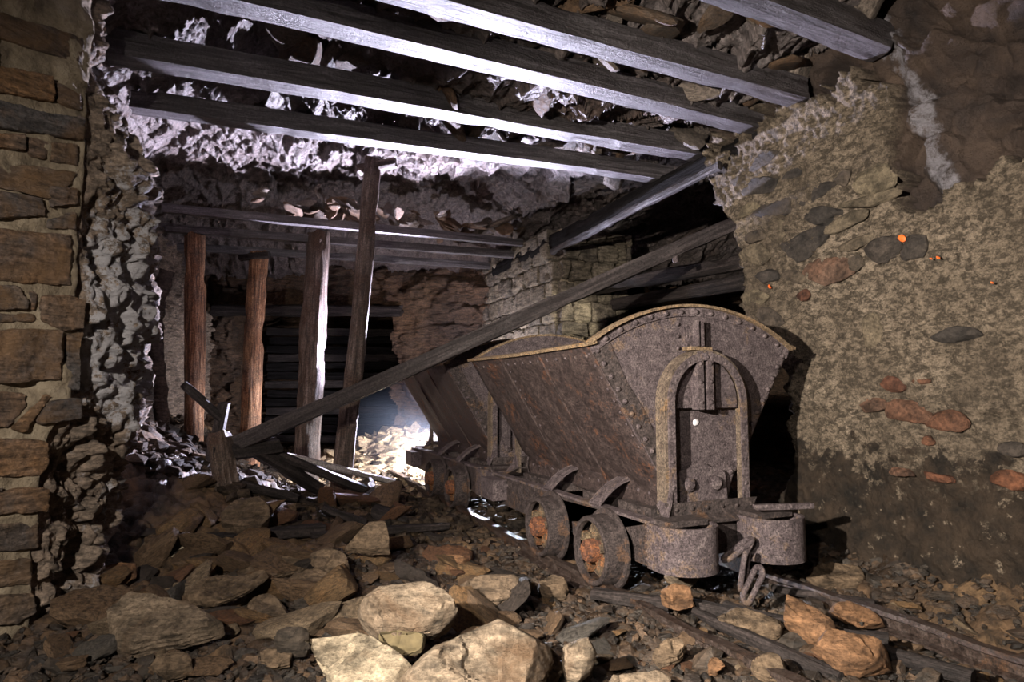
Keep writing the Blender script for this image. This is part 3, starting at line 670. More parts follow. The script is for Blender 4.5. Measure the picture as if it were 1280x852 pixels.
# posts (base and top seen in the photo)
def post(b, t, Y, Yt, w_, mat, seed, lab, **k):
    p0 = atY(*b, Y); p0.z = min(p0.z, G(p0.x, p0.y)+.02)-.06; p1 = atY(*t, Yt)
    o = timber('timber_post', p0, p1, w_, w_, mat, seed, round_=True, ring=22, **k); thing(o, lab, 'post', 'timber posts'); return o
post((243, 534), (244, 293), 6.5, 6.5, .20, 'post', 61, 'straight orange-brown post, leftmost of the row under the rear beams', rough=.009, wob=.02)
post((312, 540), (324, 316), 7.2, 7.2, .22, 'post', 62, 'leaning bright orange post with flaking bark, second from the left', rough=.011, taper=.92, wob=.025)
p3 = post((384, 592), (396, 290), 6.6, 6.9, .26, 'greypost', 63, 'thick grey-brown post with deeply split bark, third from the left', rough=.017, taper=.95, wob=.03)
p4 = post((425, 604), (464, 200), 5.6, 5.75, .17, 'greypost', 64, 'tallest dark weathered post, leaning right, reaching above the rear beams', rough=.012, taper=.85, wob=.035)
o = timber('wedge_block', atY(447, 212, 5.75), atY(495, 203, 5.78), .12, .09, 'greypost', 65); thing(o, 'short wooden block wedged on top of the tallest post', 'block')
o = timber('wedge_block', atY(300, 322, 7.1), atY(336, 318, 7.1), .09, .07, 'darkbeam', 66); thing(o, 'dark wooden cap block on the second post', 'block')

# diagonal pole and wreckage at its foot
o = timber('diagonal_pole', atY(296, 556, 4.7), atY(932, 272, 4.95), .125, .115, 'pole', 70, rough=.006, ring=28, wob=.012, sq=14.); thing(o, 'long squared timber leaning diagonally from the wreckage across the wagons to the right wall', 'pole')
hk = timber('iron_strap', atY(842, 309, 4.86), atY(845, 328, 4.86), .045, .03, 'iron', 71, rough=.004, ring=8); hk.name = 'iron_strap'; thing(hk, 'small iron strap hanging from the upper part of the diagonal pole', 'strap')
DB = [((286, 614), (272, 540), 4.55, 4.6, .14, .12, 'greypost', 'short dark stump standing at the foot of the diagonal pole'),
 ((276, 525), (227, 480), 4.6, 4.45, .05, .05, 'darkbeam', 'thin dark stick pointing up to the left from the stump'),
 ((272, 548), (281, 504), 4.62, 4.6, .075, .06, 'darkbeam', 'short upright splinter crossing the stump top'),
 ((262, 566), (345, 556), 4.6, 4.9, .20, .13, 'darkbeam', 'broad dark broken timber lying across the stump'),
 ((340, 567), (492, 602), 5.0, 5.9, .07, .05, 'palewood', 'bleached pale plank lying behind the posts in the back light'),
 ((318, 560), (400, 610), 4.75, 5.2, .11, .09, 'darkbeam', 'dark splintered timber sloping down right of the stump'),
 ((345, 568), (452, 612), 4.9, 5.3, .10, .07, 'darkbeam', 'longer dark splintered timber behind the sloping one'),
 ((300, 590), (372, 622), 4.6, 4.75, .08, .06, 'darkbeam', 'low charred timber in the rubble below the wreckage'),
 ((402, 636), (455, 655), 4.5, 4.6, .07, .05, 'darkbeam', 'short dark timber end in the rubble before the tallest post'),
 ((445, 598), (462, 612), 5.5, 5.4, .12, .10, 'greypost', 'cut block lying right of the tallest post foot'),
 ((468, 640), (515, 655), 4.9, 4.8, .16, .10, 'darkbeam', 'dark rotten timber chunk left of the wagon track'),
 ((180, 682), (405, 655), 3.7, 4.3, .10, .07, 'darkbeam', 'long half-buried timber crossing the left rubble slope'),
 ((390, 668), (560, 640), 4.1, 4.7, .06, .05, 'darkbeam', 'thin half-buried timber pointing at the rear wheels'),
 ((112, 812), (240, 793), 2.72, 2.85, .05, .03, 'darkbeam', 'flat dark wood strip under the big pale slab at left'),
 ((830, 708), (1110, 800), 2.95, 2.5, .07, .06, 'darkbeam', 'long dark sleeper plank lying between the rails'),
 ((870, 752), (1055, 848), 2.75, 2.25, .06, .05, 'darkbeam', 'lower dark plank beside the left rail at bottom right'),
 ((742, 712), (838, 722), 3.1, 2.9, .07, .05, 'darkbeam', 'short plank under the front of the near wagon'),
 ((905, 716), (1215, 850), 2.9, 2.2, .045, .045, 'darkbeam', 'thin worn batten lying just left of the right rail'),
 ((965, 700), (1090, 735), 3.2, 3.0, .05, .04, 'darkbeam', 'short batten by the foot of the plastered wall')]
for i, (a, b, y0, y1, w_, h_, mt, lab) in enumerate(DB):
    p, q = atY(*a, y0), atY(*b, y1)
    if i > 8 or i == 7:
        if i != 9: p.z = min(p.z, G(p.x, p.y)+.05); q.z = min(q.z, G(q.x, q.y)+.05)
        else: q = p+Vector((.13, -.02, -.02)); p.z = G(p.x, p.y)+.06
    o = timber('wooden_block' if i in (9, 10) else 'broken_timber', p, q, w_, h_, mt, 80+i, rough=.014, ring=16, wob=.01); thing(o, lab, 'timber')

# dark plank lagging inside the tunnel mouth
lag = empty('plank_lagging', (-2.9, 11.2, 0)); thing(lag, 'wall of dark stacked horizontal planks deep in the tunnel mouth', 'planks')
for k in range(13):
    o = link('plank', timber_mesh('plank', 2.55+.08*(k % 3), .06, .135, 120+k, rough=.012, ring=12), M['blackbeam' if k % 3 else 'darkbeam'], lag, Matrix.Translation((-1.4+.03*(k % 2), (k % 3)*.02, .15+k*.155)) @ Matrix.Rotation(R(90), 4, 'X') @ Matrix.Rotation(R(90), 4, 'X') @ Matrix.Rotation(R((k*13 % 5)-2)*.4, 4, 'Y'))
o = timber('tunnel_lintel', (-4.4, 9.35, 2.15), (-1.6, 9.2, 2.12), .18, .16, 'darkbeam', 140); thing(o, 'dark lintel timber across the top of the tunnel mouth', 'beam')
# ------------------------------------------------------------------ rails
def rail(v, u0, u1, lab, z=.03, seed=0, dv=0):
    n = int((u1-u0)/.06); us = np.linspace(u0, u1, n); prof = [(-.025, 0), (.025, 0), (.025, -.02), (.008, -.03), (.008, -.065), (.035, -.075), (.035, -.085), (-.035, -.085), (-.035, -.075), (-.008, -.065), (-.008, -.03), (-.025, -.02)]
    V = []; k = len(prof); no = fbm(np.stack([us*.6+seed, us*0, us*0], 1), 1, 2, seed)
    fine = fbm(np.stack([us*9+seed, us*0, us*0], 1), 1, 3, seed+4)
    for i, uu in enumerate(us):
        for (a, b) in prof:
            p = tw(v+a*(1+.3*fine[i])+dv*(uu-u0)+.02*no[i], uu, z+b+.012*fine[i]+.015*no[i]); V.append(p[:])
    i = np.arange((n-1)*k); a, b = i//k, i % k; b2 = (b+1) % k
    me = mesh_np('rail', np.array(V), np.stack([a*k+b, (a+1)*k+b, (a+1)*k+b2, a*k+b2], 1), False)
    o = link('rail', me, M['rail']); thing(o, lab, 'rail', 'wagon track rails'); return o
rail(.06, -1.75, 6.3, 'left rail, running under the near wheels of the wagons', seed=3)
rail(.95, -2.2, 5.5, 'right rail, coming out from under the wagons to the bottom right corner', seed=8)
for k in range(9):
    u_ = -1.5+k*.72+(.1 if k % 2 else 0)
    if -.2 < u_ < 3.9 and k % 2: continue
    o = timber('sleeper', tw(-.28, u_, -.10), tw(1.2, u_+.05, -.10), .17, .09, 'darkbeam', 150+k, rough=.012); thing(o, 'worn half-buried sleeper, '+['nearest the viewer between the rails', 'second from the viewer between the rails', 'under the front of the near wagon', 'under the middle of the near wagon', 'under the coupling of the two wagons', 'under the rear wagon', 'behind the rear wagon', 'farthest along the track', 'last in the dark'][k], 'sleeper', 'half buried track sleepers')

# ------------------------------------------------------------------ wagon
def side_prof():
    """left side plate in (v, z): top corner to folded base"""
    return [(-.11, 1.175), (.10, .83), (.23, .617), (.285, .535), (.318, .485), (.33, .44), (.33, .37)]
def arc(n=28):
    """top arc of the end plate from left corner to right corner"""
    vc, half, h = .515, .625, .205; Rr = (half**2+h**2)/(2*h); zc = 1.175+h-Rr; a0 = math.asin(half/Rr)
    return [(vc+Rr*math.sin(-a0+2*a0*i/n), zc+Rr*math.cos(-a0+2*a0*i/n)) for i in range(n+1)]
TY0, TY1 = -.20, 1.44
def wheel_parts(parent, x, y, s):
    """s=-1: the face looks to -X (left wheels), +1 to the right"""
    root_m = Matrix.Translation((x, y, .172))
    bm = bmesh.new(); lathe(bm, [(s*.02, .140), (s*.048, .143), (s*.05, .160), (s*.044, .166), (-s*.045, .172), (-s*.048, .196), (-s*.062, .198), (-s*.066, .185), (-s*.066, .12), (-s*.02, .136)], 'X', 44, cap=False)
    wh = link('wheel', me_bm('wheel', bm, 35), M['irondark'], parent, root_m)
    bm = bmesh.new(); lathe(bm, [(-s*.04, .14), (-s*.02, .142), (-s*.022, .135), (-s*.02, .07), (s*.02, .05), (-s*.03, .04)], 'X', 40, cap=False)
    link('wheel_disc', me_bm('wheel_disc', bm, 30), M['wheelface'], wh)
    bm = bmesh.new(); lathe(bm, [(0, .058), (s*.062, .056), (s*.072, .048), (s*.072, .030), (s*.066, .026), (s*.064, .01)], 'X', 30)
    for k in range(5): dome(bm, (s*.072, .040*math.cos(k*1.257), .040*math.sin(k*1.257)), (s, 0, 0), .007, .8)
    link('hub', me_bm('hub', bm, 35), M['hub'], wh)
    for k in range(5):
        t = 2*PI*k/5+.35; bm = bmesh.new()
        c, sn = math.cos(t), math.sin(t)
        pts = [(-s*.022, c*.05-sn*.02, sn*.05+c*.02), (-s*.022, c*.14-sn*.022, sn*.14+c*.022), (-s*.022, c*.14+sn*.022, sn*.14-c*.022), (-s*.022, c*.05+sn*.02, sn*.05-c*.02)]
        prism(bm, pts, (s*.044, 0, 0)); dome(bm, (s*.022, c*.088, sn*.088), (s, 0, 0), .013, .7)
        link('spoke', me_bm('spoke', bm, 35), M['wheelface'], wh)
    return wh
def make_wagon():
    root = empty('mine_wagon', TO[:], TROT)
    # --- tub end plates
    def end_plate(y, s, mat):
        A = arc(); sp_ = side_prof(); top = [(v, y, z) for v, z in A]
        right = [(1.03-v, y, z) for v, z in sp_[1:]]; left = [(v, y, z) for v, z in sp_[1:]][::-1]
        bm = bmesh.new(); prism(bm, top+right+left, (0, s*.012, 0)); bmesh.ops.triangulate(bm, faces=[f for f in bm.faces if len(f.verts) > 4])
        ep = link('end_plate', me_bm('end_plate', bm, 30), M[mat], root)
        # riveted flange along the arc, protruding outwards
        bm = bmesh.new(); band(bm, [(v, y-s*.035, z) for v, z in A], (0, s, 0), .05, th=.014*1)
        link('rim', me_bm('rim', bm, 40), M['irontan'], ep)
        bm = bmesh.new(); pts = [(v, y-s*.004, z-.0) for v, z in A]; inner = [(.515+(v-.515)*.965, y-s*.004, z-.045) for v, z in A][::-1]
        for i in range(len(A)-1):
            q = [pts[i], pts[i+1], inner[len(A)-2-i], inner[len(A)-1-i]]; prism(bm, q, (0, -s*.006, 0))
        bmesh.ops.remove_doubles(bm, verts=bm.verts, dist=1e-4)
        link('doubler', me_bm('doubler', bm, 30), M[mat], ep)
        bm = bmesh.new()
        for i in range(1, 28): 
            if i % 2: continue
            v, z = A[i]; dome(bm, (.515+(v-.515)*.98, y-s*.010, z-.024), (0, -s, 0), .015, .7)
        for q in (0, 1):
            for k in range(11):
                t = k/10; v = -.075+t*.375; z = 1.145-t*.60
                v = v if q == 0 else 1.03-v
                dome(bm, (v+(.012 if q == 0 else -.012), y-s*.003, z-.0), (0, -s, 0), .014, .7)
        tag(link('rivet', me_bm('rivet', bm, 60), M['iron'], ep), kind='stuff')
        # triangular gusset skin left of the arch
        bm = bmesh.new(); prism(bm, [(-.095, y-s*.001, 1.16), (.0, y-s*.001, 1.205), (.10, y-s*.001, 1.0), (.2, y-s*.001, .86), (.33, y-s*.001, .6), (.30, y-s*.001, .525)], (0, -s*.004, 0))
        link('corner_patch', me_bm('corner_patch', bm, 30), M['irondark'], ep)
        return ep
    ep = end_plate(TY0, 1, 'iron'); end_plate(TY1, -1, 'iron')
    # --- side plates with battens and rims
    for q in (0, 1):
        m = (lambda v: v) if q == 0 else (lambda v: 1.03-v)
        bm = bmesh.new(); sp_ = side_prof(); rows = []
        pts = []
        for (a, b), (c, d) in zip(sp_, sp_[1:]):
            for k in range(4): pts.append((a+(c-a)*k/4, b+(d-b)*k/4))
        pts.append(sp_[-1]); ny = 34; grid = []
        for i, (v, z) in enumerate(pts):
            row = []
            for j in range(ny+1):
                y = TY0+(TY1-TY0)*j/ny; dent = .010*math.sin(j*.9+i*.35+q)*math.sin(i*.3)+(random.random()-.5)*.003
                row.append(bm.verts.new((m(v+dent), y, z)))
            grid.append(row)
        for i in range(len(grid)-1):
            for j in range(ny): bm.faces.new((grid[i][j], grid[i][j+1], grid[i+1][j+1], grid[i+1][j]))
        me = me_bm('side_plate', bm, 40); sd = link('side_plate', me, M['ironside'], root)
        so = sd.modifiers.new('s', 'SOLIDIFY'); so.thickness = .01; so.offset = 0
        for yb in (TY0+.55, TY0+1.10):
            bm = bmesh.new()
            band(bm, [(m(v-.004), yb, z) for v, z in side_prof()[:-1]], (0, 1, 0), .022, th=-.012)
            link('batten', me_bm('batten', bm, 40), M['ironside'], sd)
        bm = bmesh.new(); band(bm, [(m(-.135), TY0-.03, 1.18), (m(-.135), TY0+.8, 1.172), (m(-.137), TY1+.02, 1.18)], (1 if q == 0 else -1, 0, .25), .055, th=.016)
        link('rim', me_bm('rim', bm, 30), M['irontan'], sd)
        bm = bmesh.new()
        for k in range(15): dome(bm, (m(-.112+.03), TY0+.06+k*.108, 1.122), (-.8 if q == 0 else .8, 0, -.5), .010)
        for k in range(16): dome(bm, (m(.328), TY0+.05+k*.1, .44), (-1 if q == 0 else 1, 0, 0), .012)
        for yy in (TY0+.03, TY0+.55-.03, TY0+1.1-.03):
            for k in range(9):
                t = .08+k*.1; a = side_prof()[0]; c = side_prof()[2]; v = a[0]+(c[0]-a[0])*t; z = a[1]+(c[1]-a[1])*t
                dome(bm, (m(v-.004), yy, z), (-.86 if q == 0 else .86, 0, -.5), .008)
        tag(link('rivet', me_bm('rivet', bm, 60), M['iron'], sd), kind='stuff')
    bm = bmesh.new(); box(bm, .33, .70, TY0+.01, TY1-.01, .37, .385); link('tub_floor', me_bm('tub_floor', bm), M['irondark'], root)
    # --- arch frame standing off the front (and rear) end
    for (y, s) in ((TY0, 1), (TY1, -1)):
        path = [(.265, y-s*.095, .37)]+[(.265, y-s*.095, .37+.5*k/5) for k in range(1, 6)]
        path += [(.505-.24*math.cos(PI*k/18), y-s*.095, .90+.245*math.sin(PI*k/18)) for k in range(0, 19)]+[(.745, y-s*.095, .87-.5*k/5) for k in range(0, 6)]
        bm = bmesh.new(); band(bm, path, (0, s, 0), .075, th=.014)
        af = link('arch_frame', me_bm('arch_frame', bm, 40), M['ironwarm'], root)
        bm = bmesh.new()     # front flange of the angle iron
        for i in range(len(path)-1):
            p, q = Vector(path[i]), Vector(path[i+1]); c = Vector((.505, p.y, .8))
            def inn(r): 
                if r.z < .9: return Vector((r.x+(.038 if r.x < .5 else -.038), r.y, r.z))
                dd = Vector((.505, r.y, .90))-r; return r+dd.normalized()*.038
            if (p-q).length > 1e-4: prism(bm, [p, q, inn(q), inn(p)], (0, -s*.010, 0))
        bmesh.ops.remove_doubles(bm, verts=bm.verts, dist=1e-4)
        for xx in (.725, .285):
            for zz in (.42, .5, .62): dome(bm, (xx, y-s*.105, zz), (0, -s, 0), .016 if zz < .45 else .010)
        for k in range(3, 16, 3): t = PI*k/18; dome(bm, (.505-.222*math.cos(t), y-s*.105, .90+.222*math.sin(t)), (0, -s, 0), .008)
        link('arch_flange', me_bm('arch_flange', bm, 40), M['iron'], af)
        # web plate in the arch head with the two bars and slot
        bm = bmesh.new(); hd = [(.505-.225*math.cos(PI*k/14), y-s*.05, .90+.228*math.sin(PI*k/14)) for k in range(15)]
        hd = [(.28, y-s*.05, .872)]+hd+[(.73, y-s*.05, .872)]; prism(bm, hd, (0, s*.010, 0))
        link('web_plate', me_bm('web_plate', bm), M['iron'], af)
        for xx in (.465, .525):
            bm = bmesh.new(); box(bm, xx-.017, xx+.017, min(y-s*.10, y-s*.05), max(y-s*.10, y-s*.05), .865, 1.15)
            for zz in (.9, 1.0, 1.09): dome(bm, (xx, y-s*.10, zz), (0, -s, 0), .011)
            link('guide_bar', me_bm('guide_bar', bm, 40), M['iron'], af)
        if s > 0:
            fm = shard('paint_fleck', 1, (.018, .006, .02), 77, M['white'], 7, .5, 2); link('paint_fleck', fm, None, root, Matrix.Translation((.50, y-.004, .80)))
        # lower bearing plate with lug and two big bolts
        bm = bmesh.new(); pl_ = [(.34, 0, .37), (.34, 0, .50)]+[(.40-.05*math.cos(PI/2*k/4), 0, .52+.05*math.sin(PI/2*k/4)) for k in range(5)]+[(.45, 0, .58), (.48, 0, .60), (.53, 0, .60), (.56, 0, .58)]+[(.61+.05*math.sin(PI/2*k/4), 0, .52+.05*math.cos(PI/2*k/4)) for k in range(5)]+[(.67, 0, .37)]
        prism(bm, [(a, y-s*.012, c) for a, b, c in pl_], (0, -s*.022, 0))
        link('bearing_plate', me_bm('bearing_plate', bm, 40), M['iron'], root)
        for xx in (.425, .59):
            bm = bmesh.new(); lathe(bm, [(y-s*.03, .034), (y-s*.05, .034), (y-s*.056, .026), (y-s*.056, .018), (y-s*.066, .017)], 'Y', 14, (0, 0, 0))
            for v in bm.verts: v.co.x += xx; v.co.z += .50
            link('bolt', me_bm('bolt', bm, 40), M['iron'], root)
        # latch above the arch
        bm = bmesh.new(); box(bm, .44, .50, min(y, y-s*.012), max(y, y-s*.012), 1.17, 1.30)
        for (a, b) in ((.455, 1.285), (.455, 1.23), (.455, 1.185), (.40, 1.29), (.40, 1.23), (.40, 1.17)): dome(bm, (a, y-s*.010, b), (0, -s, 0), .010)
        box(bm, .492, .502, min(y-s*.05, y), max(y-s*.05, y), 1.18, 1.31); box(bm, .522, .532, min(y-s*.05, y), max(y-s*.05, y), 1.18, 1.31)
        lt = link('latch', me_bm('latch', bm, 40), M['iron'], root)
        bm = bmesh.new(); box(bm, .43, .56, min(y-s*.075, y-s*.005), max(y-s*.075, y-s*.005), 1.158, 1.175); link('latch_ledge', me_bm('latch_ledge', bm), M['irontan'], lt)
        # chute apron below the arch: sloping plate over the frame
        bm = bmesh.new(); prism(bm, [(.245, y-s*.02, .40), (.765, y-s*.02, .40), (.82, y-s*.16, .335), (.19, y-s*.16, .335)], (0, 0, .012))
        prism(bm, [(.26, y-s*.10, .37), (.75, y-s*.10, .37), (.78, y-s*.105, .43), (.23, y-s*.105, .43)], (0, -s*.012, 0))
        for k in range(6): dome(bm, (.29+k*.09, y-s*.118, .40), (0, -s, 0), .010)
        link('apron', me_bm('apron', bm, 30), M['irondark'], root)
        bm = bmesh.new(); prism(bm, [(.19, y-s*.16, .335), (.245, y-s*.02, .41), (.27, y-s*.10, .52), (.255, y-s*.12, .44)], (.012, 0, 0)); link('apron_brace', me_bm('apron_brace', bm), M['iron'], root)
    # --- underframe: two side members with wheel arches
    FY0, FY1 = -.34, 1.60
    for q in (0, 1):
        m = (lambda v: v) if q == 0 else (lambda v: 1.03-v); sx = -1 if q == 0 else 1
        out = [(FY0, .355)]
        bot = []
        y = FY0
        bot.append((FY0, .16))
        for yc in (0, .61):
            for k in range(13):
                t = PI-PI*k/12; bot.append((yc+.215*math.cos(t), .16+.168*max(0, math.sin(t))**.8))
        bot.append((FY1, .16)); poly = [(FY0, .355)]+bot+[(FY1, .355)]
        bm = bmesh.new(); prism(bm, [(m(.125), a, b) for a, b in poly], (-sx*.014, 0, 0))
        bmesh.ops.triangulate(bm, faces=[f for f in bm.faces if len(f.verts) > 4])
        fr = link('side_member', me_bm('side_member', bm, 25), M['irondark'], root)
        bm = bmesh.new(); x0, x1 = sorted((m(.115), m(.175))); box(bm, x0, x1, FY0, FY1, .352, .366); link('top_flange', me_bm('top_flange', bm), M['iron'], fr)
        bm = bmesh.new()
        for k in range(5): dome(bm, (m(.125), FY0+.03, .19+k*.035), (sx, 0, 0), .010)
        for k in range(3): dome(bm, (m(.125), FY1-.25+k*.09, .3), (sx, 0, 0), .011)
        tag(link('rivet', me_bm('rivet', bm, 60), M['iron'], fr), kind='stuff')
        # rounded hollow buffers at both ends
        for (ye, s) in ((FY0, -1), (FY1, 1)):
            path = [(m(.125), ye, .16), (m(.125), ye+s*.08, .16)]
            path += [(m(.255-.13*math.cos(PI*k/12)), ye+s*(.08+.12*math.sin(PI*k/12)), .16) for k in range(13)]
            path += [(m(.385), ye+s*.0, .16)]
            n_in = []
            bm = bmesh.new(); band(bm, path, (0, 0, 1), .20, th=(.018 if (s*sx) > 0 else -.018))
            bf = link('buffer', me_bm('buffer', bm, 45), M['iron'], root)
            bm = bmesh.new(); pp = [(a+(m(.255)-a)*.12, b-(s*.01), .30) for a, b, c in path[1:]]; prism(bm, pp, (0, 0, .02)); bmesh.ops.triangulate(bm, faces=[f for f in bm.faces if len(f.verts) > 4])
            link('buffer_plate', me_bm('buffer_plate', bm, 40), M['irondark'], bf)
            bm = bmesh.new(); x0, x1 = sorted((m(.15), m(.37))); box(bm, x0, x1, min(ye-s*.02, ye+s*.10), max(ye-s*.02, ye+s*.10), .35, .375)
            link('buffer_cap', me_bm('buffer_cap', bm), M['irondark'], bf)
        # two curved straps carrying the tub
        for yb in (.08, .64):
            path = [(m(.112+.205*k/8), yb+.03*k/8, .362+.118*k/8+.022*math.sin(PI*k/8)) for k in range(9)]
            bm = bmesh.new(); band(bm, path, (0, 1, 0), .10, th=(.014 if q == 0 else -.014))
            for w2 in (.012, .082): band(bm, [(a, b+w2, c+.014) for a, b, c in path], (0, 1, 0), .006, th=.006 if q == 0 else -.006)
            link('rocker_strap', me_bm('rocker_strap', bm, 50), M['iron'], root)
    # riveted boxes under the tub, cross members, axles
    for y0 in (-.16, .22, .78): 
        bm = bmesh.new(); box(bm, .26, .77, y0, y0+.3 if y0 < .7 else y0+.6, .33, .38); 
        for k in range(4): dome(bm, (.26, y0+.04+k*.07, .355), (-1, 0, 0), .014)
        link('cradle', me_bm('cradle', bm, 50), M['irondark'], root)
    for y0 in (-.32, 1.4, .28):
        bm = bmesh.new(); box(bm, .14, .89, y0, y0+.08, .18, .34); link('cross_member', me_bm('cross_member', bm), M['irondark'], root)
    for yw in (0, .61):
        bm = bmesh.new(); lathe(bm, [(.07, .03), (.96, .03)], 'X', 14, (0, yw, .172)); link('axle', me_bm('axle', bm, 50), M['irondark'], root)
        for (xw, s) in ((.05, -1), (.98, 1)): wheel_parts(root, xw, yw, s)
    # outer bumper box at the rear left
    bm = bmesh.new(); box(bm, .02, .125, 1.36, 1.60, .20, .34); me = me_bm('rear_box', bm); link('rear_box', me, M['iron'], root)
    return root
w1 = make_wagon(); tag(w1, 'near rusted iron tipping mine wagon with arched end plate facing the viewer', 'mine wagon', 'two coupled mine wagons')
w2 = copy_tree(w1); w2.location = (TO+TU*2.29)[:]; tag(w2, 'rear rusted mine wagon half hidden behind the near one', 'mine wagon', 'two coupled mine wagons')
for (nm, pts, r) in (('lever', [(.42, -.30, .50), (.42, -.30, 1.02)], .012), ('lever', [(.46, -.30, .50), (.46, -.30, 1.0)], .010), ('wire_hook', [(.48, -.31, .78), (.53, -.32, .82), (.56, -.32, .78), (.53, -.32, .70), (.60, -.32, .62), (.62, -.32, .55), (.56, -.32, .52), (.53, -.32, .58)], .006)):
    bm = bmesh.new(); band(bm, pts, (0, 1, 0), r*1.6, th=r*1.6); link(nm, me_bm(nm, bm), M['iron'], w2)
# loose coupling bar on top of the right buffer, and the coupling hook
mt = Matrix.Translation(TO) @ Matrix.Rotation(TROT, 4, 'Z')
o = link('coupling_bar', timber_mesh('coupling_bar', .30, .05, .03, 9, rough=.003, ring=12), M['iron'], None, mt @ Matrix.Translation((.66, -.42, .405)) @ Matrix.Rotation(R(-14), 4, 'Z')); thing(o, 'flat iron bar lying on top of the near wagon right buffer', 'bar')
def link_ring(c, L, r, w_, rot):
    V = []; n, k = 28, 8
    for i in range(n):
        t = 2*PI*i/n; cx, cz = r*math.cos(t), r*math.sin(t)+(L if math.sin(t) > 0 else -L)
        for j in range(k):
            a = 2*PI*j/k; V.append((cx+w_*math.cos(a)*math.cos(t), w_*math.sin(a), cz+w_*math.cos(a)*math.sin(t)))
    F = [(i*k+j, ((i+1) % n)*k+j, ((i+1) % n)*k+(j+1) % k, i*k+(j+1) % k) for i in range(n) for j in range(k)]
    me = mesh_np('chain_link', np.array(V), np.array(F), True); return me
cp = empty('coupling_chain', tw(.5, -.5, .25), TROT); tag(cp, 'short coupling chain with hook hanging between the two front buffers', 'chain')
for (x, y, z, rx, ry, rz) in ((.0, -.02, -.10, 8, 4, 30), (.02, .04, -.02, 60, 10, 80), (-.02, -.09, -.14, 20, -15, 75)):
    link('chain_link', link_ring(0, .055, .03, .013, 0), M['iron'], cp, Matrix.Translation((x, y, z)) @ Euler((R(rx), R(ry), R(rz))).to_matrix().to_4x4())

# ------------------------------------------------------------------ rubble: the large stones one by one
def slab(name, poly, anchor, h, n, th, mat, seed, lab, vox=.011, amp=.010, par=None, cat='rock'):
    """stone whose upper face lies on a tilted plane (normal n) through a point h above the ground under the anchor pixel"""
    g = onz(*anchor, 0.)
    for _ in range(4): g = onz(*anchor, G(g.x, g.y)+h)
    n = Vector(n).normalized(); top = [onplane(x, y, g, n) for x, y in poly]; c = sum(top, Vector())/len(top); top = [c+(p-c)*(1.13 if seed in (301, 302) else 1.06) for p in top]
    bm = bmesh.new(); a = [bm.verts.new(p-c) for p in top]; mid = [bm.verts.new((p-c)*1.05-n*th*.5) for p in top]; b = [bm.verts.new((p-c)*.9-n*th) for p in top]; k = len(top)
    bm.faces.new(a); bm.faces.new(b[::-1])
    for r0, r1 in ((a, mid), (mid, b)):
        for i in range(k): bm.faces.new((r0[i], r1[i], r1[(i+1) % k], r0[(i+1) % k]))
    bmesh.ops.triangulate(bm, faces=bm.faces)
    me = remeshed(bm, vox, name); roughen(me, amp, 7, seed, (tuple(n), 1/max(.018, th*.22), amp*1.2), smooth_it=1); chip(me, n, seed)
    o = link(name, me, M[mat]); o.location = c; thing(o, lab, cat); return o
def chip(me, n, seed, k=16, terr=.012):
    rg = np.random.default_rng(seed); V = verts_np(me); n = np.array(n); N = norms_np(me)
    h = fbm(V+seed, 4.5, 3, seed % 50)*3.2; st = np.floor(h)+sstep(h-np.floor(h), .8, 1.); V += n[None]*(np.clip(N@n, 0, 1)*st*terr)[:, None]
    ext = V@n
    for i in range(k):
        d = rg.normal(size=3); d = d-n*(d@n); d /= np.linalg.norm(d); d = d+n*rg.uniform(-.5, 1.1); d /= np.linalg.norm(d)
        t = V@d; mx = np.quantile(t, .997); mn = np.quantile(t, .003); lim = mx-(mx-mn)*rg.uniform(.02, .11)
        ov = t > lim; V[ov] -= d[None]*((t[ov]-lim)*.93)[:, None]
    V += norms_np(me)*(.0035*fbm(V, 45, 3, 5))[:, None]
    set_verts(me, V); me.set_sharp_from_angle(angle=R(26))
UPN = (0, -.35, .94)
slab('stone_slab', [(374,768),(398,765),(432,768),(470,790),(505,812),(520,835),(500,905),(450,905),(415,840),(390,800)], (430,850), .16, (-.25,-.45,.85), .14, 'paleedge', 301, 'big cream-edged slab at the bottom centre, pointing left under the rounded boulder', .011, .010)
slab('stone_slab', [(500,840),(575,785),(612,764),(652,750),(694,783),(688,802),(655,870),(560,905),(500,905)], (600,850), .19, (.22,-.5,.84), .17, 'pale', 302, 'big grey-tan slab filling the bottom edge right of the cream-edged one', .011, .011)
slab('boulder', [(440,754),(452,738),(480,722),(515,718),(545,730),(563,748),(564,764),(545,778),(500,783),(462,776)], (500,782), .22, (0,-.62,.8), .13, 'pale', 303, 'rounded tan boulder resting on top of the two big bottom slabs', .010, .012)
slab('clay_lump', [(468,783),(500,783),(532,786),(535,800),(520,812),(490,814),(470,800)], (500,812), .165, (0,-.7,.7), .05, 'yellow', 304, 'yellow clay lump squeezed between the boulder and the big slabs', .009, .014, cat='clay')
slab('stone_slab', [(116,800),(118,780),(145,752),(175,740),(228,740),(282,768),(278,776),(230,786),(180,798),(140,808)], (150,806), .07, (-.08,-.4,.9), .09, 'pale', 305, 'broad pale slab lying at the lower left above a dark wood strip', .011, .009)
slab('rock', [(194,642),(212,640),(240,646),(266,660),(240,668),(215,658)], (230,667), .09, (.1,-.6,.8), .07, 'pale', 306, 'small pale wedge stone on the left slope above the white-veined slab', .010)
slab('rock', [(276,632),(296,622),(326,620),(336,638),(330,655),(300,660),(280,658)], (305,660), .13, (.1,-.7,.7), .16, 'brownslab', 307, 'square brown block on the rubble just below the dark stump', .012)
slab('stone_slab', [(176,688),(210,678),(280,676),(276,690),(220,697),(180,697)], (225,697), .05, (0,-.5,.85), .05, 'paleedge', 308, 'flat slab with a white mineral vein low on the left slope', .009)
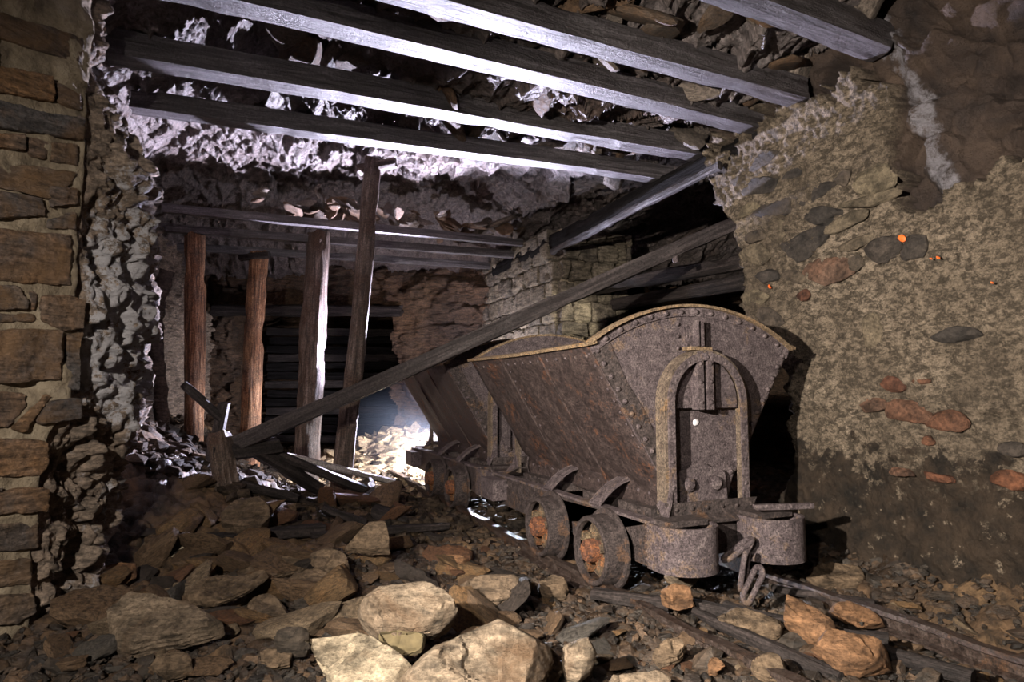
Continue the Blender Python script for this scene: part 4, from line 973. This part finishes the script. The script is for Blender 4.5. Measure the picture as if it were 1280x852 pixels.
slab('stone_slab', [(230,740),(245,722),(262,716),(300,718),(335,704),(338,712),(300,735),(262,748),(240,748)], (245,746), .08, (-.2,-.4,.9), .05, 'brownslab', 309, 'long grey-brown slab with a raised right tip behind the broad pale slab', .010)
slab('stone_slab', [(282,712),(330,690),(370,692),(392,704),(330,716),(300,722)], (330,716), .08, (.1,-.3,.9), .05, 'brownslab', 310, 'flat brown slab left of the middle, overlapping the long grey-brown one', .010)
slab('rock', [(428,680),(438,662),(478,646),(486,660),(489,682),(460,686)], (455,686), .12, (0,-.75,.6), .10, 'brownslab', 311, 'triangular brown rock in the middle of the floor, left of the rails', .011)
slab('rock', [(574,742),(580,722),(600,714),(650,717),(652,735),(640,747),(600,750)], (610,750), .09, (.05,-.6,.8), .09, 'brownslab', 312, 'brown rock just behind the right shoulder of the big bottom slab', .011)
slab('rock', [(830,736),(842,731),(866,731),(870,758),(848,763),(832,758)], (850,763), .07, (0,-.93,.4), .10, 'rustslab', 313, 'squared orange-tan stone in front of the near wagon left buffer', .010)
slab('rock', [(832,712),(845,705),(878,717),(868,728),(848,724)], (850,726), .06, (0,-.5,.8), .07, 'pale', 314, 'small tan wedge stone leaning under the left buffer', .010)
slab('rock', [(978,744),(998,738),(1018,746),(1050,776),(1046,786),(1010,788),(990,770),(980,758)], (1010,787), .10, (-.1,-.55,.8), .10, 'rustslab', 315, 'rust-brown slab leaning between the rails at the lower right', .011)
slab('rock', [(1008,708),(1030,702),(1072,700),(1096,722),(1070,728),(1030,726)], (1050,728), .07, (.1,-.5,.85), .09, 'brownslab', 316, 'flat brown rock against the foot of the plastered wall beyond the right rail', .012)
slab('rock', [(1034,748),(1050,744),(1085,758),(1116,774),(1100,778),(1060,768)], (1090,778), .07, (.1,-.5,.85), .06, 'rustslab', 317, 'long rusty stone lying along the left side of the right rail', .010)
slab('rock', [(1010,790),(1040,786),(1100,800),(1130,822),(1110,834),(1060,828),(1030,808)], (1080,832), .07, (.05,-.45,.9), .07, 'rustslab', 318, 'layered rust-brown stone near the bottom right, below the leaning slab', .010)
slab('rock', [(815,806),(825,795),(852,790),(861,806),(850,818),(826,826)], (840,824), .06, (0,-.6,.8), .08, 'brownslab', 319, 'rounded brown stone right of the left rail near the bottom edge', .010)
slab('rock', [(882,822),(890,812),(908,818),(912,830),(900,840),(884,838)], (897,839), .04, (0,-.6,.8), .05, 'rustslab', 320, 'small squared rust stone at the bottom edge right of the left rail', .009)
slab('rock', [(942,826),(956,814),(982,810),(992,832),(975,842),(948,842)], (966,842), .05, (0,-.6,.8), .06, 'brownslab', 321, 'grey-brown angular stone at the bottom edge between the rails', .009)
slab('rock', [(712,806),(722,796),(738,795),(745,812),(738,836),(722,850),(712,838)], (728,850), .12, (.15,-.75,.6), .10, 'pale', 322, 'upright tan stone at the bottom edge right of the big grey-tan slab', .010)
slab('rock', [(655,818),(680,800),(704,804),(712,822),(700,845),(668,850),(650,840)], (680,850), .08, (.1,-.7,.7), .10, 'brownslab', 323, 'dark brown rock wedged against the right end of the big bottom slab', .010)
slab('rock', [(762,850),(770,836),(800,830),(836,836),(850,850),(840,880),(780,890)], (800,870), .06, (0,-.6,.8), .08, 'pale', 324, 'tan stone cut by the bottom edge, left of the left rail', .010)
slab('rock', [(184,826),(196,814),(222,809),(241,818),(236,834),(205,842)], (212,841), .05, (0,-.6,.8), .06, 'brownslab', 325, 'grey-brown stone below the broad pale slab at the lower left', .010)
slab('rock', [(318,815),(330,806),(362,812),(368,824),(340,828),(316,826)], (342,828), .04, (0,-.55,.8), .04, 'brownslab', 326, 'thin brown stone left of the big cream-edged slab', .009)
slab('rock', [(340,790),(352,780),(376,782),(384,800),(374,814),(346,812)], (362,814), .07, (0,-.75,.6), .09, 'darkstone', 327, 'dark squared rock touching the left tip of the cream-edged slab', .010)
slab('rock', [(106,716),(130,704),(168,700),(172,710),(145,724),(112,730)], (140,727), .06, (-.1,-.4,.9), .05, 'rustslab', 328, 'ochre slab near the foot of the left masonry wall', .010)
slab('stone_slab', [(892,765),(905,752),(925,758),(962,768),(990,782),(965,790),(930,782)], (940,790), .06, (0,-.5,.85), .05, 'brownslab', 330, 'long brown stone lying between the rails below the right buffer', .009)
slab('rock', [(345,728),(372,712),(405,705),(432,716),(418,730),(380,738)], (390,738), .07, (.1,-.4,.9), .06, 'brownslab', 331, 'flat brown stone midway between the broad pale slab and the boulder', .010)
slab('rock', [(300,745),(320,738),(350,742),(356,758),(330,764),(304,760)], (330,764), .06, (0,-.5,.85), .06, 'brownslab', 332, 'brown stone lying just right of the broad pale slab tip', .010)
slab('rock', [(385,690),(410,676),(428,690),(440,705),(415,712),(392,706)], (412,712), .09, (0,-.5,.8), .08, 'brownslab', 333, 'brown layered rock left of the triangular rock', .010)
slab('rock', [(552,705),(556,692),(575,690),(585,700),(572,712)], (566,712), .04, UPN, .05, 'rustslab', 334, 'small rusty stone on the dark mud in front of the rear wheels', .009)
slab('rock', [(668,728),(690,716),(712,720),(706,740),(680,744)], (690,744), .05, UPN, .06, 'brownslab', 335, 'brown stone just left of the near front wheel', .009)
slab('rock', [(760,722),(770,706),(785,704),(788,722),(776,734)], (774,734), .05, (0,-.8,.5), .06, 'rustslab', 336, 'orange-streaked stone tucked right of the near front wheel', .009)

# ------------------------------------------------------------------ rubble: loose slate, one object per stone, copied from a bank of shapes
BANK = []
for i in range(14):
    rg = random.Random(i); BANK.append(shard('slate_fragment', 1, (1, rg.uniform(.55, .9), rg.uniform(.22, .5)), 900+i, M['rubble'], 9+i % 5, .45, 3, .6+.2*(i % 3)/2, .03))
FC = {'dark': [DRK, (.06, .045, .038), DRK], 'brown': [BRN, (.18, .115, .07), BRN], 'ochre': [OCH, (.2, .125, .065), OCH], 'grey': [GRY, (.10, .088, .078), GRY], 'tan': [TAN, (.24, .175, .115), TAN], 'rust-coloured': [RED, (.15, .075, .042), RED]}
FM = {k: rock_mat('slate_'+k.replace('-', '_'), v, rand='noise', spec=.35) for k, v in FC.items()}
LM = []
for nm, o in [(o.name, o) for o in COL.objects if o.get('category') == 'rock']:
    LM.append((o.location.x, o.location.y, ' '.join(o['label'].split()[:3])))
NAMES = ['big cream-edged slab', 'big grey-tan slab', 'tan boulder', 'broad pale slab', 'small pale wedge', 'square brown block', 'white-veined slab', 'long grey-brown slab', 'flat left slab', 'triangular rock', 'rock behind big slab',
         'squared orange stone', 'tan wedge stone', 'leaning rust-brown slab', 'flat wall rock', 'long rusty stone', 'layered rusty stone', 'rounded brown stone', 'small squared rust stone', 'grey-brown angular stone', 'upright tan stone', 'dark wedged rock', 'tan edge stone',
         'grey-brown bottom stone', 'thin brown stone', 'dark squared rock', 'ochre slab', 'long stone between rails', 'flat middle stone', 'stone beside pale slab', 'brown layered rock', 'small rusty stone', 'stone by the front wheel', 'orange-streaked stone']
LM = [(x, y, n) for (x, y, _), n in zip(LM, NAMES)]
for x, y, n in ((-1.95, 3.0, 'masonry corner'), (-1.9, 4.45, 'dark stump'), (-1.6, 5.5, 'tallest post'), (.25, 3.15, 'near front wheel'), (.05, 3.75, 'second wheel'), (-.6, 5.0, 'rear wagon wheels'), (1.5, 3.1, 'right buffer'), (2.0, 2.9, 'plastered wall foot'), (-2.4, 4.2, 'left rock wall'), (-1.2, 4.4, 'half-buried timber')):
    LM.append((x, y, n))
rg = random.Random(99); PLACED = []; bdim = [float(abs(verts_np(b)[:, 2]).max()) for b in BANK]
def place(x, y, s, sink=.25):
    bi = rg.randrange(len(BANK)); o = bpy.data.objects.new('slate_fragment', BANK[bi]); COL.objects.link(o)
    k = rg.choices(list(FM), [1, 5, 3, 1.5, 2, 2])[0]; o.material_slots[0].link = 'OBJECT'; o.material_slots[0].material = FM[k]
    f = rg.uniform(.75, 1.3); o.scale = (s*f, s/f, s*rg.uniform(.7, 1.1))
    o.location = (x, y, G(x, y)+s*.28-s*sink*.3); o.rotation_euler = (rg.gauss(-.12, .28), rg.gauss(0, .28), rg.uniform(0, 6.28))
    px = s/y*FPX; size = 'large' if px > 26 else 'medium' if px > 16 else 'small'
    lx, ly, ln = min(LM, key=lambda q: math.hypot(q[0]-x, q[1]-y)); dx, dy = x/y-lx/ly, y-ly
    rel = ('right of' if dx > 0 else 'left of') if abs(dx)*y > abs(dy) else ('behind' if dy > 0 else 'in front of')
    v = (x-TO.x)*TV.x+(y-TO.y)*TV.y; gr = 'loose slate on the wagon track' if -.25 < v < 1.05 else 'loose slate beside the plastered wall' if v > 1 else 'loose slate left of the track'
    shp = 'flat' if bdim[bi]*o.scale[2] < .5*s else 'blocky'
    PLACED.append((o, '%s %s %s slate fragment' % (size, shp, k), rel, ln, math.hypot(lx-x, ly-y), gr))
cnt = 0
while cnt < 285:
    px, py = rg.uniform(30, 1280), rg.uniform(545, 850); p = onz(px, py, .1)
    if p.y > 8 or p.y < 1.9: continue
    z = G(p.x, p.y); p = onz(px, py, z)
    if not (1.9 < p.y < 7.5): continue
    rx, ry = p.x-TO.x, p.y-TO.y; v = rx*TV.x+ry*TV.y; u = rx*TU.x+ry*TU.y
    if v > 1.3: continue
    if -.1 < v < 1.1 and u > -.55: continue
    if (p-LC).dot(LN) < .12 and p.y < 3: continue
    if p.y > 3.2 and p.x < -.58*p.y: continue
    if p.y > 4.4 and rg.random() < .3: continue
    s = rg.choice([.04, .05, .06, .075, .10, .13])*(1+.13*(p.y-2.5))*(1.3 if v < -.3 else .72)
    if p.y < 2.6: s *= .7
    place(p.x, p.y, s); cnt += 1
by = {}
for t in PLACED: by.setdefault((t[1], t[2], t[3]), []).append(t)
ORD = ['nearest', 'second nearest', 'third nearest', 'fourth nearest', 'fifth nearest', 'sixth nearest', 'farthest']
for (a_, rel, ln), ts in by.items():
    ts.sort(key=lambda t: t[4])
    for i, t in enumerate(ts):
        lab = '%s %s the %s' % (a_, rel, ln) if len(ts) == 1 else '%s %s the %s, %s' % (a_, rel, ln, ORD[min(i, 6)])
        tag(t[0], lab, 'rock', t[5])

def joined(name, pts, sizes, mat, seed, flat=(.35, .7), sub=1, parent=None, lab=None, cat=None):
    """very many tiny stones as one mesh of kind stuff"""
    rgn = np.random.default_rng(seed); bm = bmesh.new(); bmesh.ops.create_icosphere(bm, subdivisions=sub, radius=1)
    me = bpy.data.meshes.new('t'); bm.to_mesh(me); bm.free(); D = verts_np(me); F = np.array([list(p.vertices) for p in me.polygons]); n = len(pts); m = len(D)
    V = np.repeat(D[None], n, 0)
    N = rgn.normal(size=(n, 5, 3)); N /= np.linalg.norm(N, axis=2)[..., None]; off = rgn.uniform(.45, .9, (n, 5))
    dots = np.einsum('mk,npk->nmp', D, N); r = np.where(dots > .08, off[:, None]/np.maximum(dots, .08), 9).min(2); V = V*np.minimum(r, 1.2)[..., None]
    V *= np.stack([rgn.uniform(.8, 1.4, n), rgn.uniform(.5, 1, n), rgn.uniform(*flat, n)], 1)[:, None]*np.asarray(sizes)[:, None, None]
    a, b, c = rgn.normal(0, .35, n), rgn.normal(0, .35, n), rgn.uniform(0, 6.28, n)
    y = V[..., 1]*np.cos(a)[:, None]-V[..., 2]*np.sin(a)[:, None]; z = V[..., 1]*np.sin(a)[:, None]+V[..., 2]*np.cos(a)[:, None]; V[..., 1], V[..., 2] = y, z
    x = V[..., 0]*np.cos(b)[:, None]+V[..., 2]*np.sin(b)[:, None]; z = -V[..., 0]*np.sin(b)[:, None]+V[..., 2]*np.cos(b)[:, None]; V[..., 0], V[..., 2] = x, z
    x = V[..., 0]*np.cos(c)[:, None]-V[..., 1]*np.sin(c)[:, None]; y = V[..., 0]*np.sin(c)[:, None]+V[..., 1]*np.cos(c)[:, None]; V[..., 0], V[..., 1] = x, y
    V += np.asarray(pts)[:, None]
    F = (F[None]+np.arange(n)[:, None, None]*m).reshape(-1, 3)
    me2 = mesh_np(name, V.reshape(-1, 3), F, False, {'tint': np.repeat(rgn.random(n), m)}); o = link(name, me2, M[mat], parent); tag(o, lab, cat, None, 'stuff'); return o
def scatter(n, x0, x1, y0, y1, seed, f):
    rgn = np.random.default_rng(seed); X, Y = rgn.uniform(x0, x1, n), rgn.uniform(y0, y1, n); k = f(X, Y); X, Y = X[k], Y[k]
    return np.stack([X, Y, G_np(X, Y)+.004], 1)
inview = lambda X, Y: (abs(X) < .86*Y+.15) & ((X-LC.x)*LN.x+(Y-LC.y)*LN.y > .05) & ((X-TO.x)*TV.x+(Y-TO.y)*TV.y < 1.46)
p = scatter(16000, -2.6, 3, 1.7, 4.4, 1, inview); joined('gravel', p, np.random.default_rng(1).gamma(3, .0058, len(p))+.006, 'gravel', 1, lab='fine slate gravel and grit covering the near floor', cat='gravel')
p = scatter(3200, -2.5, .4, 6.2, 8.7, 5, lambda X, Y: (X-TO.x)*TV.x+(Y-TO.y)*TV.y < 1.2); joined('lit_gravel', p, np.random.default_rng(6).gamma(3, .011, len(p))+.012, 'heap', 6, lab='gravel coloured pale to paint the lamplit floor behind the posts and rear wagon', cat='gravel')  # pale stones paint a bright lit patch onto the far floor
p = scatter(7000, -4, 2.4, 4.4, 8.2, 2, lambda X, Y: (X > -.585*Y) & ((X-TO.x)*TV.x+(Y-TO.y)*TV.y < 1.4)); joined('slate_debris', p, np.random.default_rng(2).gamma(3, .012, len(p))+.012, 'debris', 2, lab='slate debris strewn over the far floor around the posts', cat='gravel')
rgn = np.random.default_rng(3); n = 1500; pp = np.stack([rgn.normal(-1.55, .5, n), rgn.normal(8.95, .4, n)], 1); pp = pp[(abs(pp[:, 0]+1.5) < .95) & (pp[:, 1] < 9.25)]; n = len(pp)
p = np.stack([pp[:, 0], pp[:, 1], G_np(pp[:, 0], pp[:, 1])], 1); joined('rubble_heap', p, rgn.gamma(3, .025, n)+.03, 'heap', 3, (.4, .8), lab='bright rubble heap far back beside the track', cat='rubble')

# ------------------------------------------------------------------ roof rubble: slabs lying on the beams (pieces of the ceiling)
CB = [shard('rock_slab', 1, (1, rg.uniform(.45, .7), rg.uniform(.16, .3)), 950+i, M['ceilslab'], 8, .6, 3, .75, .04) for i in range(8)]
for i in range(120):
    v = rg.uniform(-.9, 1.45) if i < 85 else rg.uniform(-2.2, 1.4); u = rg.uniform(-.75, 1.9)
    o = bpy.data.objects.new('rock_slab', CB[rg.randrange(8)]); COL.objects.link(o); s = rg.uniform(.09, .24)
    p = tw(v, u, rg.uniform(2.86, 2.98)); o.location = p; o.scale = (s*1.25, s, s); o.rotation_euler = (rg.gauss(0, .45), rg.gauss(0, .45), TROT+PI/2+rg.gauss(0, .7)); o.parent = ceiling
for i in range(75):
    t = rg.random(); a = Vector((-2.6, 6.15, 0)).lerp(Vector((.1, 7.3, 0)), t); s = rg.uniform(.06, .17)
    o = bpy.data.objects.new('rock_slab', CB[rg.randrange(8)]); COL.objects.link(o)
    o.location = (a.x+rg.gauss(0, .05), a.y+rg.uniform(0, .7), 2.80+rg.uniform(0, .16)); o.scale = (s, s, s); o.rotation_euler = (rg.gauss(0, .5), rg.gauss(0, .5), rg.uniform(0, 6)); o.parent = ceiling

# ------------------------------------------------------------------ thin dust haze hanging round the lamps behind the wagons
def haze():
    bm = bmesh.new(); bmesh.ops.create_icosphere(bm, subdivisions=3, radius=1); me = me_bm('haze', bm); m = bpy.data.materials.new('dust_haze'); m.use_nodes = True; nt = m.node_tree; nt.nodes.clear()
    out = nd(nt, 'ShaderNodeOutputMaterial'); vol = nd(nt, 'ShaderNodeVolumeScatter'); vol.inputs['Color'].default_value = (.62, .74, 1, 1)
    tc = nd(nt, 'ShaderNodeTexCoord'); gr = nd(nt, 'ShaderNodeTexGradient', gradient_type='SPHERICAL'); nt.links.new(tc.outputs['Object'], gr.inputs[0])
    mu = nd(nt, 'ShaderNodeMath', operation='MULTIPLY'); nt.links.new(gr.outputs['Fac'], mu.inputs[0]); mu.inputs[1].default_value = .09
    nt.links.new(mu.outputs[0], vol.inputs['Density']); nt.links.new(vol.outputs[0], out.inputs['Volume']); o = link('haze', me, m)
    o.location = (-1.15, 7.9, .5); o.scale = (.95, .95, .75); tag(o, 'thin bluish dust haze glowing behind the wagons', 'haze', None, 'stuff')
haze()
